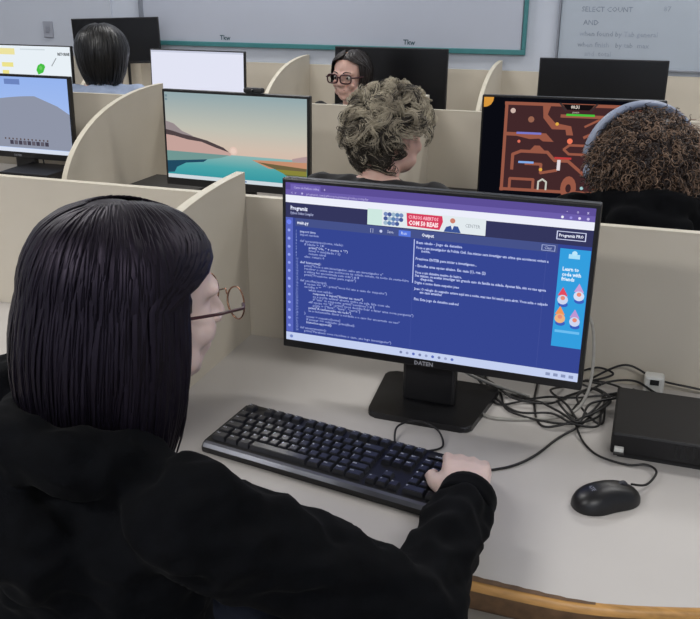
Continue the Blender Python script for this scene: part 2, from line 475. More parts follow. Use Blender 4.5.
for a in ((.893, .137, .980, .141), (.893, .181, .980, .185), (.893, .137, .896, .185), (.977, .137, .980, .185)): S.quad(*a, (210, 215, 245), 3)
S.text('Programiz PRO', .900, .168, .0068, (230, 233, 250), 3, .0002, width=.073)
S.done('page_header')
S = Flat(P1)
S.quad(.035, .212, .9, .262, (70, 82, 138), 1)
S.text('main.py', .042, .247, .0082, (235, 240, 255), 3, .0002); S.text('Output', .474, .247, .0082, (235, 240, 255), 3, .0002)
S.quad(.397, .222, .437, .257, (88, 120, 225), 3); S.text('Run', .405, .247, .0078, (210, 222, 255), 4)
S.text('[ ]', .30, .247, .0075, (200, 208, 240), 3); S.disc(.337, .24, .005, (200, 208, 240), 3); S.text('Save', .358, .247, .0075, (205, 212, 240), 3)
for a in ((.852, .222, .893, .225), (.852, .252, .893, .255), (.852, .222, .854, .255), (.891, .222, .893, .255)): S.quad(*a, (170, 180, 225), 3)
S.text('Clear', .861, .246, .0068, (190, 198, 235), 4, width=.022)
S.done('tab_row')
S = Flat(P1)
S.quad(0, .212, .026, .945, (88, 102, 190), 1)
for i in range(14):
    v = .24+i*.051
    S.disc(.012, v, .0052 if i else .009, (150, 165, 235) if i else (110, 130, 240), 2, 10)
S.done('icon_sidebar')
codelines = [(0, 'import time'), (0, 'import random'), None, (0, 'def apresentacao(nome, idade):'), (2, 'if idade > 18:'), (4, 'print("Ola, " + nome + "!")'), (4, 'nivel = int(idade / 2)'), (4, 'return nivel'), (2, 'else: return 0'), None,
 (0, 'def historia():'), (2, 'print("Voce e um investigador, sabe um investigador e"'), (2, 'resolver o crime que aconteceu na cidade ontem, na noite de sexta-feira'), (2, 'a vitima foi encontrada sem vida") # 8'), (2, 'print("Pressione enter para seguir")'), None,
 (0, 'def escolha(opcao):'), (2, 'if opcao == "A": print("voce foi ate a casa do suspeito")'), (2, 'escolha = ""'), (4, 'while not valido:'), (6, 'resposta = input("Entrar na casa?")'), (6, 'se a porta estiver aberta entre na sala, fale com ele'), (6, 'if "sim" in resposta: print("continue") # 5'), (4, 'elif opcao == "B": print("voce decidiu ficar e fazer uma nova pergunta")'),
 (6, 'pista = ["faca", "luva", "carta"]'), (4, 'print("A testemunha viu tudo")'), (4, 'se a testemunha disser a verdade e o caso for encerrado ou nao"'), (2, '}'), (3, 'acusar = suspeitos[nome]'), (3, 'if acusar == culpado: print(final)'), (3, 'historico.append()'), None,
 (0, 'def encerramento():'), (2, 'print("Parabens voce resolveu o caso, ate logo investigador")')]
S = Flat(P1)
v = .298
for i, ln in enumerate(codelines):
    S.text(str(i+1), .036, v, .0062, (150, 165, 225), 3)
    if ln:
        S.text(ln[1], .052+ln[0]*.008, v, .0062, (160, 172, 224) if i % 5 else (196, 206, 244), 3, .00008, width=min(.375, len(ln[1])*.0052))
    v += .0192
S.done('code_text')
outl = [(.292, .457, 'Bem vindo - Jogo de detetive'), (.322, .457, 'Voce e um investigador da Policia Civil. Sua missao sera investigar um crime que aconteceu ontem a'), (.340, .475, 'noite.'), (.388, .457, 'Pressione ENTER para iniciar a investigacao...'), (.430, .457, '- Escolha uma opcao abaixo. Ex: casa (1), rua (2)'),
        (.470, .457, 'Voce e um detetive mestre do bairro.'), (.489, .457, 'Sua missao, se aceitar investigar um grande caso de familia na cidade. Apenas fale, sim ou nao agora'), (.508, .475, 'depois.'), (.532, .457, 'Digite o nome desse suspeito: joao'),
        (.570, .457, 'Joao: O relogio do suspeito esteve aqui ate a noite, mas nao foi usado para abrir. Voce acha o culpado'), (.589, .475, 'em casa amanha?'), (.634, .457, 'Fim: Este jogo de detetive acabou!')]
S = Flat(P1)
for (v, u, t_), wd in zip(outl, (.15, .42, .03, .20, .23, .155, .42, .045, .148, .43, .075, .15)): S.text(t_, u, v, .0066, (188, 198, 240), 3, .0002, width=wd)
S.done('output_text')
S = Flat(P1); S.quad(.4485, .268, .4515, .53, (190, 200, 245), 2); S.quad(.4495, .53, .4505, .945, (70, 84, 160), 2); S.quad(.868, .262, .870, .945, (64, 78, 152), 2); S.done('scroll_bar')
S = Flat(P1)
S.quad(.29, .112, .677, .207, (226, 234, 238), 3)
S.quad(.29, .112, .34, .207, (206, 232, 224), 4)
for i in range(14):
    S.disc(.352+(i % 5)*.013, .135+(i//5)*.026, .0075, ((120, 140, 190), (70, 90, 150), (160, 185, 205), (95, 130, 175))[i % 4], 5, 8)
S.poly([(.421, .117), (.538, .117), (.541, .15), (.531, .198), (.425, .193)], (214, 60, 92), 5)
S.text('CURSOS ABERTOS', .428, .148, .0080, (255, 190, 205), 6, .0002, width=.098); S.text('COM 50 REAIS', .430, .184, .0105, (255, 228, 232), 6, .0005, width=.097)
S.disc(.572, .138, .0085, (205, 130, 112), 5); S.poly([(.545, .205), (.552, .176), (.568, .166), (.59, .168), (.6, .205)], (60, 84, 150), 5); S.poly([(.567, .166), (.577, .166), (.572, .19)], (235, 235, 240), 6)
S.text('CENTER', .612, .168, .0085, (150, 158, 166), 5, width=.048)
S.done('advert_banner')
S = Flat(P1)
S.quad(.908, .232, .999, .80, (52, 158, 222), 3)
S.quad(.935, .26, .968, .285, (170, 225, 250), 4); S.disc(.952, .255, .008, (190, 232, 250), 4)
S.text('Learn to', .92, .355, .0088, (225, 242, 255), 4, .0003); S.text('code with', .92, .385, .0088, (225, 242, 255), 4, .0003); S.text('friends', .92, .412, .0088, (225, 242, 255), 4, .0003)
for (u, v, c1, c2) in ((.928, .50, (226, 76, 96), (205, 215, 240)), (.975, .47, (200, 160, 215), (214, 224, 246)), (.925, .61, (240, 150, 90), (235, 180, 130)), (.97, .62, (190, 150, 210), (205, 214, 240))):
    S.poly([(u-.014, v), (u, v-.05), (u+.016, v)], c1, 4); S.disc(u+.002, v+.022, .016, c2, 5); S.disc(u+.004, v+.05, .015, (60, 96, 190), 4, sy=.6); S.disc(u+.002, v+.012, .007, (230, 140, 120), 6)
S.quad(.915, .70, .99, .715, (110, 190, 240), 4)
S.done('advert_panel')
S = Flat(P1); S.quad(0, .948, 1, 1.0, (196, 208, 240), 2); 
for i in range(9): S.disc(.42+i*.022, .974, .005, ((120, 130, 170), (150, 160, 200), (90, 110, 190))[i % 3], 3, 10)
for i in range(4): S.quad(.9+i*.024, .965, .914+i*.024, .983, (140, 152, 190), 3)
S.disc(.02, .974, .006, (120, 140, 200), 3); S.done('taskbar')
b = NB(); text_bm(b, 'DATEN', .0105, lambda a, c: V((a, -.0006, .0038+c)), .0003, 'CENTER'); o = obj('brand_mark', b, mat('print_grey', (150, 152, 160), .5, var=.05), P1.t); o.matrix_local = P1.R

# --- landscape screen (middle row)
P2 = Panel('monitor showing a sunset lake landscape, middle row', (-.367, .999, D), -.052, .545, .325, .076, .023, bez=.009, chin=.026)
S = Flat(P2); S.quad(0, 0, 1, .70, gmat([(0, (212, 186, 170)), (.15, (208, 190, 174)), (.45, (190, 190, 178)), (1, (148, 168, 172))], 'Z', .115, .31), 0)
S.disc(.49, .63, .028, (224, 196, 182), 1, 20); S.disc(.49, .63, .018, (232, 206, 192), 2, 20); S.done('sky_picture')
S = Flat(P2)
S.poly([(0, .33), (.06, .38), (.14, .47), (.26, .53), (.38, .60), (.47, .66), (.47, .69), (0, .69)], (196, 162, 154), 2)
S.poly([(0, .33), (.06, .36), (.12, .44), (.2, .49), (.12, .50), (0, .46)], (150, 138, 140), 3)
S.poly([(0, .43), (.05, .445), (.12, .475), (.2, .495), (.3, .53), (.42, .60), (.46, .65), (.36, .605), (.26, .55), (.16, .535), (.06, .50), (0, .49)], (78, 66, 68), 4)
S.poly([(.9, .67), (.97, .64), (1, .63), (1, .70), (.9, .70)], (176, 150, 150), 2)
S.done('hills_picture')
S = Flat(P2)
S.quad(0, .68, 1, .955, gmat([(0, (52, 150, 160)), (.5, (76, 164, 168)), (1, (136, 180, 178))], 'Z', .035, .115), 1)
S.poly([(0, .68), (.46, .685), (.40, .72), (.30, .75), (.0, .80)], (112, 150, 146), 3)
S.poly([(0, .80), (.3, .75), (.27, .785), (.14, .81), (.07, .87), (.05, .93), (0, .94)], (34, 74, 96), 4)
S.poly([(.62, .715), (1, .70), (1, .78), (.74, .80)], (196, 142, 112), 4)
S.poly([(.66, .735), (1, .77), (1, .83), (.82, .82)], (108, 96, 66), 5); S.poly([(.78, .80), (1, .80), (1, .86), (.88, .87)], (136, 132, 58), 6); S.poly([(.84, .85), (1, .85), (1, .915), (.93, .905)], (104, 112, 60), 7)
S.done('lake_picture')
S = Flat(P2); S.quad(0, .955, 1, 1, (206, 216, 222), 3); S.quad(.005, .03, .022, .055, (120, 140, 150), 3); S.quad(.005, .07, .022, .095, (120, 140, 150), 3)
for i in range(8): S.disc(.42+i*.022, .977, .006, ((120, 130, 150), (90, 120, 170))[i % 2], 4, 10)
S.done('taskbar')
t = thing('webcam', 'small black webcam clipped on top of the landscape monitor', 'webcam', (-.292, 1.008, 1.1517), -.05)
b = NB(); box(b, (-.034, -.014, .0005), (.034, .012, .017), .006, 3); obj('camera_body', b, M_blk2, t)
b = NB(); capsule(b, (0, -.012, .009), (0, -.016, .009), .005, .004, 12); obj('lens', b, M_off, t)

# --- game screen (middle row right)
P3 = Panel('monitor showing a reddish-brown maze platform game', (.711, 1.113, D), .07, .545, .325, .092, .0, bez=.006, chin=.014)
S = Flat(P3); S.quad(0, 0, 1, 1, (10, 11, 18), 0); S.poly([(0, 0), (.056, 0), (.053, .04), (.040, .075), (.02, .095), (0, .10)], (214, 150, 60), 1); S.text('DM', .965, .055, .009, (180, 190, 200), 2); S.done('game_background')
S = Flat(P3)
x0, x1 = .125, .885
def G(u, v): return (x0+(x1-x0)*u, .045+.90*v)
brown = (150, 88, 70); S.quad(x0, .045, x1, .945, (66, 40, 42), 1)
for pts in ([(0, .01), (1, .01)], [(.01, 0), (.01, 1)], [(.99, 0), (.99, 1)], [(0, .985), (1, .985)]): S.strip([G(*p) for p in pts], .009, brown, 2)
S.poly([G(*p) for p in ((.28, .02), (.34, .02), (.32, .12), (.38, .21), (.5, .24), (.52, .34), (.47, .34), (.46, .28), (.36, .28), (.29, .16))], brown, 2)
S.strip([G(.42, .13), G(.75, .13)], .009, brown); S.strip([G(.60, .24), (G(.70, .16))], .006, brown); S.strip([G(.6, .36), G(.74, .25), G(.98, .25)], .008, brown)
S.poly([G(*p) for p in ((0, .33), (.32, .33), (.38, .42), (.30, .42), (.27, .39), (.2, .40), (.1, .37), (0, .37))], brown, 2)
S.strip([G(.08, .75), G(.08, .58), G(.14, .54), G(.34, .54), G(.40, .63), G(.5, .63), G(.62, .77)], .009, brown)
S.poly([G(*p) for p in ((.2, .54), (.24, .47), (.28, .47), (.33, .54))], brown, 2)
S.strip([G(.46, .50), G(.5, .45), G(.68, .45), G(.71, .50), G(.66, .55), G(.5, .55), G(.46, .50)], .007, brown)
S.strip([G(.18, .68), G(.30, .68), G(.30, .78), G(.42, .74)], .008, brown); S.strip([G(.07, .98), G(.07, .86), G(.25, .86), G(.25, .98)], .008, brown)
for cx_ in (.52, .76): S.disc(*G(cx_, .94), .045, brown, 2, 16, sy=1.6); S.disc(*G(cx_, .94), .016, (60, 36, 38), 3, 12, sy=1.6)
S.strip([G(.80, .12), G(.90, .04), G(.98, .04)], .012, (190, 100, 80)); S.strip([G(.84, .80), G(.98, .80)], .01, brown); S.strip([G(.88, .92), G(.98, .86)], .01, brown)
for a, bb, c in (((.46, .115), (.66, .115), (70, 190, 60)), ((.1, .335), (.28, .335), (120, 120, 200)), ((.13, .665), (.24, .665), (130, 170, 230)), ((.40, .60), (.52, .60), (190, 60, 60)), ((.66, .61), (.78, .61), (150, 90, 190))):
    S.strip([G(*a), G(*bb)], .006, c, 4)
for (u, v, c, r) in ((.50, .405, (238, 120, 90), .016), (.12, .43, (220, 110, 90), .009), (.06, .09, (205, 180, 170), .015), (.62, .93, (160, 200, 200), .010), (.87, .93, (160, 200, 200), .01), (.92, .76, (90, 190, 200), .013), (.2, .18, (150, 100, 80), .018), (.395, .22, (225, 170, 70), .010), (.30, .74, (225, 170, 70), .010)): S.disc(*G(u, v), r, c, 5, 10)
for u in (.42, .68): S.quad(*G(u, .62), *G(u+.025, .74), (225, 215, 220), 4)
S.strip([G(.29, .97), G(.29, .88), G(.32, .85), G(.35, .88), G(.35, .97)], .005, (200, 200, 190), 4)
S.poly([G(*p) for p in ((.42, 0), (.46, .06), (.62, .06), (.66, 0))], (18, 14, 16), 5); S.text('00:31', *G(.485, .045), .014, (235, 225, 215), 6, .0003)
S.strip([G(.405, -.01), G(.45, .07)], .005, (60, 50, 50), 6); S.strip([G(.675, -.01), G(.63, .07)], .005, (60, 50, 50), 6)
S.text('pause', *G(.50, .095), .010, (200, 190, 180), 6)
S.done('maze_picture')

# --- grey game screen at far left
P4 = Panel('monitor at far left showing a grey hill under pale blue sky', (-1.444, 1.253, D), -.032, .545, .325, .075, .039, bez=.009, chin=.024)
S = Flat(P4); S.quad(0, 0, 1, 1, gmat([(0, (172, 196, 240)), (1, (150, 180, 238))], 'Z', .03, .31), 0)
S.poly([(0, .42)]+[(.0+i*.05, .42-.18*math.sin(min(1, (i*.05)/.95)*PI*.62)) for i in range(15)]+[(.8, .30), (.9, .36), (1, .46), (1, .94), (0, .94)], (142, 148, 166), 1)
S.quad(.44, .03, .58, .10, (108, 132, 190), 2)
for i in range(9): S.quad(.44+i*.04, .845, .472+i*.04, .90, (96, 92, 104) if i % 2 else (70, 66, 80), 2)
for i in range(12): S.disc(.40+i*.035, .825, .0075, (90, 74, 70), 2, 8)
S.quad(0, .945, 1, 1, (214, 222, 238), 2); S.done('hill_picture')
b = NB(); text_bm(b, 'DATEN', .011, lambda a, c: V((a, -.0006, .007+c)), .0003, 'CENTER'); o = obj('brand_mark', b, mat('print_grey', (130, 132, 140), .5, var=.05), P4.t); o.matrix_local = P4.R

# --- far row
P5 = Panel('white monitor at far left with a green leaf and yellow squares', (-2.31, 2.505, D), 0, .545, .325, .09, .05, bez=.006, chin=.018)
S = Flat(P5); S.quad(0, 0, 1, 1, (232, 240, 246), 0)
S.quad(.0, .05, .33, .16, (236, 226, 160), 1); S.quad(.16, .3, .30, .38, (236, 226, 140), 1); S.quad(.16, .44, .24, .62, (236, 226, 140), 1)
S.poly([(.58, .42), (.60, .34), (.64, .30), (.68, .32), (.69, .36), (.66, .46), (.60, .50)], (70, 190, 66), 2); S.disc(.635, .38, .02, (110, 200, 100), 3, 10)
S.strip([(.77, .34), (.83, .20)], .005, (150, 156, 160), 2); S.text('RETORNE', .85, .15, .020, (40, 44, 50), 2, .0008); S.quad(.4, .05, .7, .07, (206, 216, 222), 1)
S.done('drawing_page')
P6 = Panel('monitor with a blank white screen in the far row', (-1.264, 2.463, D), -.033, .545, .325, .092, .049, bez=.006, chin=.018)
S = Flat(P6); S.quad(0, 0, 1, 1, (226, 228, 244), 0); S.quad(0, 0, 1, .03, (200, 204, 222), 1); S.quad(0, .945, 1, 1, (205, 210, 226), 1); S.done('blank_page')
def off(label, loc, rz, **k):
    p = Panel(label, loc, rz, **k)
    b = NB(); box(b, (p.u0, -.0008, p.z0), (p.u1, .0005, p.z1)); p.add('dark_screen', b, M_off); return p
off('switched-off monitor behind the ash-haired and spectacled heads', (-.315, 2.75, D), .03, w=.59, h=.345, zb=.09, tilt=.03, bez=.006, chin=.016)
off('switched-off monitor in the far row, above the maze game', (.742, 2.40, D), .053, w=.545, h=.325, zb=.110, tilt=.043, bez=.006, chin=.016)
off('small dark monitor raised behind the head in the pale blue shirt', (-1.95, 2.84, D), .25, w=.50, h=.25, zb=.30, tilt=.02, bez=.006, chin=.016, roll=-.03)

# ------------------------------------------------------------------ keyboard
kb = thing('keyboard', 'black full-size computer keyboard lying before the code screen', 'keyboard', (.495, -.469, D), -.172)
kw, kd = .442, .147
def kz(y): return .019+(y+kd/2)/kd*.009
b = NB(); prism(b, [(-kd/2, .0025), (-kd/2-.001, .012), (-kd/2+.004, .0175), (-kd/2+.012, .0185), (kd/2-.012, .027), (kd/2-.002, .026), (kd/2, .022), (kd/2, .004)], 'x', -kw/2, kw/2, .0035)
obj('case', b, M_blk, kb)
b = NB(); prism(b, [(-kd/2-.0006, .0125), (-kd/2+.0036, .0182), (-kd/2+.0100, .0192), (-kd/2+.0100, .0180), (-kd/2+.004, .0170), (-kd/2, .012)], 'x', -kw/2+.004, kw/2-.004); obj('front_lip_glint', b, mat('lip_glint_grey', (96, 98, 106), .3, metal=.5, var=.06, scale=40), kb)  # paler grey stands in for light reflected along the front lip
b = NB(); 
for sx in (-1, 1):
    box(b, (sx*.17-.02, -kd/2+.01, 0), (sx*.17+.02, -kd/2+.018, .0026)); box(b, (sx*.17-.02, kd/2-.018, 0), (sx*.17+.02, kd/2-.01, .0045))
obj('rubber_foot', b, M_blk2, kb)
U = .0188; mx = -kw/2+.0085
rows = []
yr = [kd/2-.020, kd/2-.0455, kd/2-.0455-U, kd/2-.0455-2*U, kd/2-.0455-3*U, kd/2-.0455-4*U]
def R_(y, ws, x=0, tx=None):
    for i, w in enumerate(ws):
        if w > 0: rows.append((x, y, w, (tx[i] if tx and i < len(tx) else '')))
        x += abs(w)
R_(yr[0], [1, -1]+[1]*4+[-.5]+[1]*4+[-.5]+[1]*4, 0, ['Esc', '', 'F1', 'F2', 'F3', 'F4', '', 'F5', 'F6', 'F7', 'F8', '', 'F9', 'F10', 'F11', 'F12'])
R_(yr[1], [1]*13+[2], 0, list("'1234567890-=")+['Back'])
R_(yr[2], [1.5]+[1]*12+[1.5], 0, ['Tab']+list('QWERTYUIOP´[')+['Enter'])
R_(yr[3], [1.75]+[1]*12+[1.25], 0, ['Caps']+list('ASDFGHJKLÇ~]')+[''])
R_(yr[4], [1.25]+[1]*12+[1.75], 0, ['Shift']+list('\\ZXCVBNM,.;/')+['Shift'])
R_(yr[5], [1.5, 1.25, 1.25, 5.75, 1.25, 1.25, 1.25, 1.5], 0, ['Ctrl', 'Win', 'Alt', '', 'Alt', 'Win', 'Menu', 'Ctrl'])
nx = 15+.3
R_(yr[0], [1, 1, 1], nx, ['Prt', 'Scr', 'Brk']); R_(yr[1], [1, 1, 1], nx, ['Ins', 'Hm', 'PgU']); R_(yr[2], [1, 1, 1], nx, ['Del', 'End', 'PgD'])
R_(yr[4], [-1, 1], nx, ['', '^']); R_(yr[5], [1, 1, 1], nx, ['<', 'v', '>'])
px_ = nx+3.3
R_(yr[1], [1]*4, px_, ['Num', '/', '*', '-']); R_(yr[2], [1]*3, px_, ['7', '8', '9']); R_(yr[3], [1]*4, px_, ['4', '5', '6', '+']); R_(yr[4], [1]*3, px_, ['1', '2', '3']); R_(yr[5], [2, 1, 1], px_, ['0', '.', 'En'])
rows.sort(key=lambda r: r[0])
leg = NB(); rest = NB()
for n, (x, y, w, s) in enumerate(rows):
    xa = mx+x*U+.0008; xb = mx+(x+w)*U-.0008; z = kz(y); h = .0075; i_ = .0022
    bb = NB() if n < 99 else rest
    lo = [bb.verts.new(p) for p in ((xa, y-U/2+.0008, z-.003), (xb, y-U/2+.0008, z-.003), (xb, y+U/2-.0008, z-.002), (xa, y+U/2-.0008, z-.002))]
    hi = [bb.verts.new(p) for p in ((xa+i_, y-U/2+.0028, z+h-.0005), (xb-i_, y-U/2+.0028, z+h-.0005), (xb-i_, y+U/2-.0022, z+h), (xa+i_, y+U/2-.0022, z+h))]
    for q in range(4): bb.faces.new((lo[q], lo[(q+1) % 4], hi[(q+1) % 4], hi[q]))
    tf = bb.faces.new(hi); bb.faces.new(lo[::-1])
    bmesh.ops.bevel(bb, geom=list(tf.edges), offset=.0009, segments=2, affect='EDGES')
    if n < 99: obj('keycap', bb, M_key, kb)
    if s:
        sz = .0062 if len(s) == 1 else .0040
        text_bm(leg, s, sz, lambda a, c, xa=xa, y=y, z=z, sz=sz: V((xa+i_+.0012+a, y+.0010+c, z+h+.0001+(c+.0010-(-U/2+.0028))*.0005/.0138-.0003+.0003)), .0001)
rk = obj('keycap_rest', rest, M_key, kb); rk['kind'] = 'stuff'
obj('key_legends', leg, M_leg, kb)
b = NB(); box(b, (px_*U+mx, yr[0]-.006, .0275), (px_*U+mx+.05, yr[0]+.006, .0285)); obj('indicator_panel', b, M_blk2, kb)
b = NB()
text_bm(b, 'DATEN', .0062, lambda a, c: V((px_*U+mx+.012+a, yr[0]-.002+c, .0287)), .0002)
obj('brand_mark', b, M_leg, kb)

# ------------------------------------------------------------------ mouse
ms = thing('computer_mouse', 'black wired mouse lying right of the sleeve', 'mouse', (.917, -.447, D), -.95)
b = NB()
q = bmesh.ops.create_uvsphere(b, u_segments=36, v_segments=24, radius=1)
for v in q['verts']:
    x, y, z = v.co
    wv = .031*(1-.12*math.exp(-((y-.05)/.35)**2)+.05*max(0, -y))
    X = math.copysign(abs(x)**.85, x)*wv; Y = math.copysign(abs(y)**.88, y)*.056
    Z = (.0335*(max(z, 0)**.8)*(1-.22*max(0, y)+.04*min(0, y))) if z > 0 else max(z, -.12)*.01
    v.co = (X, Y, Z+.0013)
obj('body', b, M_blk, ms, smooth=True)
b = NB(); tube(b, [(0, .052-.0035*i, .0165+.0225*math.sin(min(1, i/14*.75)*PI/2)-.004) for i in range(11)], .0007, 6); obj('button_seam', b, M_blk2, ms)
b = NB(); lathe(b, [(.0072, -.003), (.0085, -.002), (.0085, .002), (.0072, .003)], 20)
w_ = obj('scroll_wheel', b, mat('wheel_rubber', (48, 50, 56), .6, var=.1), ms, loc=(0, .026, .0255), rot=(0, PI/2, 0))
b = NB(); text_bm(b, 'DATEN', .008, lambda a, c: V((a, -.030+c, .0385-abs(-.030+c)*.0)), .0002, 'CENTER'); 
for v in b.verts: v.co.z = .0013+.0335*(max(0, 1-(v.co.x/.031)**2-(v.co.y/.056)**2))**.4+.0004
obj('brand_mark', b, mat('mouse_print', (120, 122, 134), .4, var=.05), ms)

# ------------------------------------------------------------------ slim computers
def slim_pc(label, loc, rz, w=.29, d=.19, h=.052):
    t = thing('desktop_computer', label, 'computer', loc, rz, 'slim black computers on the desks')
    b = NB(); box(b, (0, 0, .009), (w, d, h), .004); obj('case', b, M_pc, t)
    b = NB(); box(b, (.012, .008, 0), (w-.012, d-.01, .010), .001); obj('foot_plinth', b, M_blk2, t)
    b = NB(); 
    for i in range(14): box(b, (.10+i*.009, -.0008, .020), (.104+i*.009, .001, .042))
    obj('front_vent', b, M_off, t)
    return t
pc1 = slim_pc('slim black computer case on the right of the front desk', (.916, -.305, D), -.02, .30, .185, .048)
slim_pc('slim black computer case left of the landscape monitor', (-.83, 1.06, D), -.03, .28, .2, .05)
slim_pc('slim black computer case left of the maze game monitor', (.215, 1.22, D), -.03, .20, .19, .05)
slim_pc('slim black computer case behind the grey hill monitor', (-1.42, 1.10, D), 0, .22, .2, .05)
t = thing('usb_plug', 'small silver cable plug at the left front corner of the slim computer', 'plug', (.930, -.3065, D+.020))
b = NB(); box(b, (-.0075, -.010, -.005), (.0075, 0, .005), .001); obj('metal_shell', b, M_white, t)
b = NB(); box(b, (-.0085, -.016, -.0045), (.0085, -.010, -.0005), .001); obj('grip', b, M_cab, t)
t = thing('power_adapter', 'small white plug block behind the slim computer', 'plug', (.985, -.05, D))
b = NB(); box(b, (-.018, -.014, 0), (.018, .014, .050), .005); obj('body', b, M_white, t)
b = NB(); box(b, (-.008, -.0155, .034), (.008, -.0135, .044)); obj('socket', b, M_blk2, t)

# ------------------------------------------------------------------ cables
def cable(label, pts, r=.0021, m=None, name='cable', group='cables tangled behind the code screen', n=10):
    b = NB(); P_ = spline([(p[0], p[1], max(p[2], D+r*1.02)) for p in pts], n)
    for p in P_: p.z = max(p.z, D+r*1.02)
    tube(b, P_, r, 8)
    o = obj(name, b, m or M_cab, None, smooth=True)
    return tag(o, label, 'cable', group)
z = D+.003
cable('black keyboard cable running right from the keyboard corner into the tangle', [(.715, -.432, .768), (.735, -.412, z), (.77, -.385, z), (.80, -.34, z), (.83, -.27, z), (.86, -.225, z+.004), (.885, -.15, z), (.91, -.09, z)], .0022, group=None, name='keyboard_cable')
cable('thin black cable loop standing behind the keyboard', [(.585, -.415, .765), (.566, -.375, z), (.560, -.335, z+.01), (.59, -.312, z+.014), (.628, -.322, z+.008), (.646, -.36, z), (.625, -.385, z), (.600, -.392, z), (.590, -.405, .765)], .0018, group=None, name='cable_loop')
cable('mouse cable curling from the mouse over to the slim computer', [(.952, -.410, .768), (.975, -.385, z+.004), (.99, -.345, z+.006), (.975, -.322, z+.004), (.945, -.325, z), (.90, -.31, z), (.872, -.27, z), (.855, -.22, z+.006), (.845, -.16, z), (.86, -.1, z)], .0019, group=None, name='mouse_cable')
cable('grey video cable looping out beside the monitor stand', [(.585, -.20, .90), (.64, -.15, .80), (.76, -.125, z), (.70, -.125, z+.004), (.672, -.155, z), (.672, -.20, z), (.71, -.232, z), (.78, -.215, z), (.84, -.19, z+.008), (.865, -.16, z+.03), (.872, -.13, .83), (.862, -.09, .90), (.83, -.075, .93), (.76, -.09, .96)], .003, M_cabg, group=None, name='video_cable')
G_ = 'black cables tangled between the monitor and the slim computer'
runs = [
 [(.62, -.04, z), (.70, -.11, z), (.73, -.19, z), (.80, -.225, z+.005), (.855, -.225, z+.01), (.895, -.17, z+.006), (.905, -.10, z+.01), (.96, -.085, z+.02)],
 [(.60, -.02, z), (.68, -.08, z), (.70, -.12, z+.01), (.74, -.165, z+.012), (.80, -.15, z+.004), (.83, -.10, z), (.87, -.05, z)],
 [(.64, -.05, z), (.695, -.14, z), (.75, -.205, z+.006), (.81, -.20, z+.01), (.85, -.23, z+.012), (.893, -.21, z+.004), (.900, -.13, z+.01), (.95, -.07, z+.02)],
 [(.82, -.06, z), (.80, -.11, z+.012), (.835, -.17, z+.016), (.86, -.225, z+.01), (.82, -.17, z+.018), (.83, -.12, z+.004)],
 [(.855, -.23, z+.012), (.885, -.17, z+.018), (.895, -.10, z+.014), (.865, -.06, z+.008), (.835, -.05, z+.012)],
 [(.84, -.03, z+.02), (.88, -.025, z+.035), (.91, -.035, z+.03), (.88, -.05, z+.02), (.85, -.045, z+.01)],
 [(.86, -.08, z), (.90, -.06, z+.022), (.95, -.055, z+.03), (.99, -.075, z+.02), (1.04, -.09, z+.012), (1.2, -.08, z)],
 [(.77, -.03, z), (.775, -.15, z), (.80, -.235, z), (.86, -.215, z+.014), (.91, -.13, z+.016), (.88, -.09, z+.02), (.85, -.13, z+.018), (.87, -.18, z+.01), (.90, -.19, z), (.90, -.08, z)],
 [(.63, -.03, z), (.74, -.13, z), (.80, -.125, z+.006), (.86, -.12, z+.012), (.93, -.09, z+.022), (.90, -.045, z+.014), (.86, -.06, z+.02), (.89, -.09, z+.03)],
 [(.66, -.03, z), (.705, -.17, z), (.77, -.145, z+.004), (.82, -.19, z+.012), (.86, -.23, z+.016), (.875, -.16, z+.02), (.92, -.12, z+.02)],
 [(.87, -.03, z+.012), (.93, -.03, z+.05), (.99, -.028, z+.028), (1.06, -.03, z+.02), (1.3, -.03, z)]]
for q in runs: cable('thin black cable in the tangle between monitor and slim computer', q, .0022, group=G_)
cable('short black cable hanging under the grey hill monitor', [(-1.36, 1.29, .84), (-1.34, 1.27, .79), (-1.32, 1.2, z), (-1.27, 1.12, z)], .003, group=None)

# ------------------------------------------------------------------ people
def hf(a): return V((math.sin(a), math.cos(a), 0)), V((math.cos(a), -math.sin(a), 0))
def add_head(bm, M):
    T = lambda x, y, z: M @ Matrix.Translation((x, y, z))
    ellipsoid(bm, T(0, -.008, .012), (.074, .094, .082)); ellipsoid(bm, T(0, .022, -.035), (.062, .068, .072))
    ellipsoid(bm, T(0, .045, -.085), (.040, .040, .032)); ellipsoid(bm, T(0, .070, -.100), (.018, .016, .014))
    for s in (-1, 1):
        ellipsoid(bm, T(s*.036, .062, -.042), (.022, .020, .022)); ellipsoid(bm, T(s*.045, .020, -.075), (.022, .040, .026))
        capsule(bm, M @ V((s*.012, .086, .004)), M @ V((s*.045, .072, .006)), .010, .008)
        ellipsoid(bm, T(s*.076, -.010, -.022) @ Matrix.Rotation(s*.35, 4, 'Z'), (.006, .018, .030)); ellipsoid(bm, T(s*.078, -.008, -.045), (.006, .010, .012))
        ellipsoid(bm, T(s*.011, .096, -.040), (.009, .010, .008))
    capsule(bm, M @ V((0, .086, -.002)), M @ V((0, .106, -.036)), .007, .0105)
    capsule(bm, M @ V((-.017, .083, -.064)), M @ V((.017, .083, -.064)), .0065, .0065); capsule(bm, M @ V((-.013, .081, -.072)), M @ V((.013, .081, -.072)), .007, .007)
    ellipsoid(bm, T(0, .076, -.066), (.030, .018, .022))
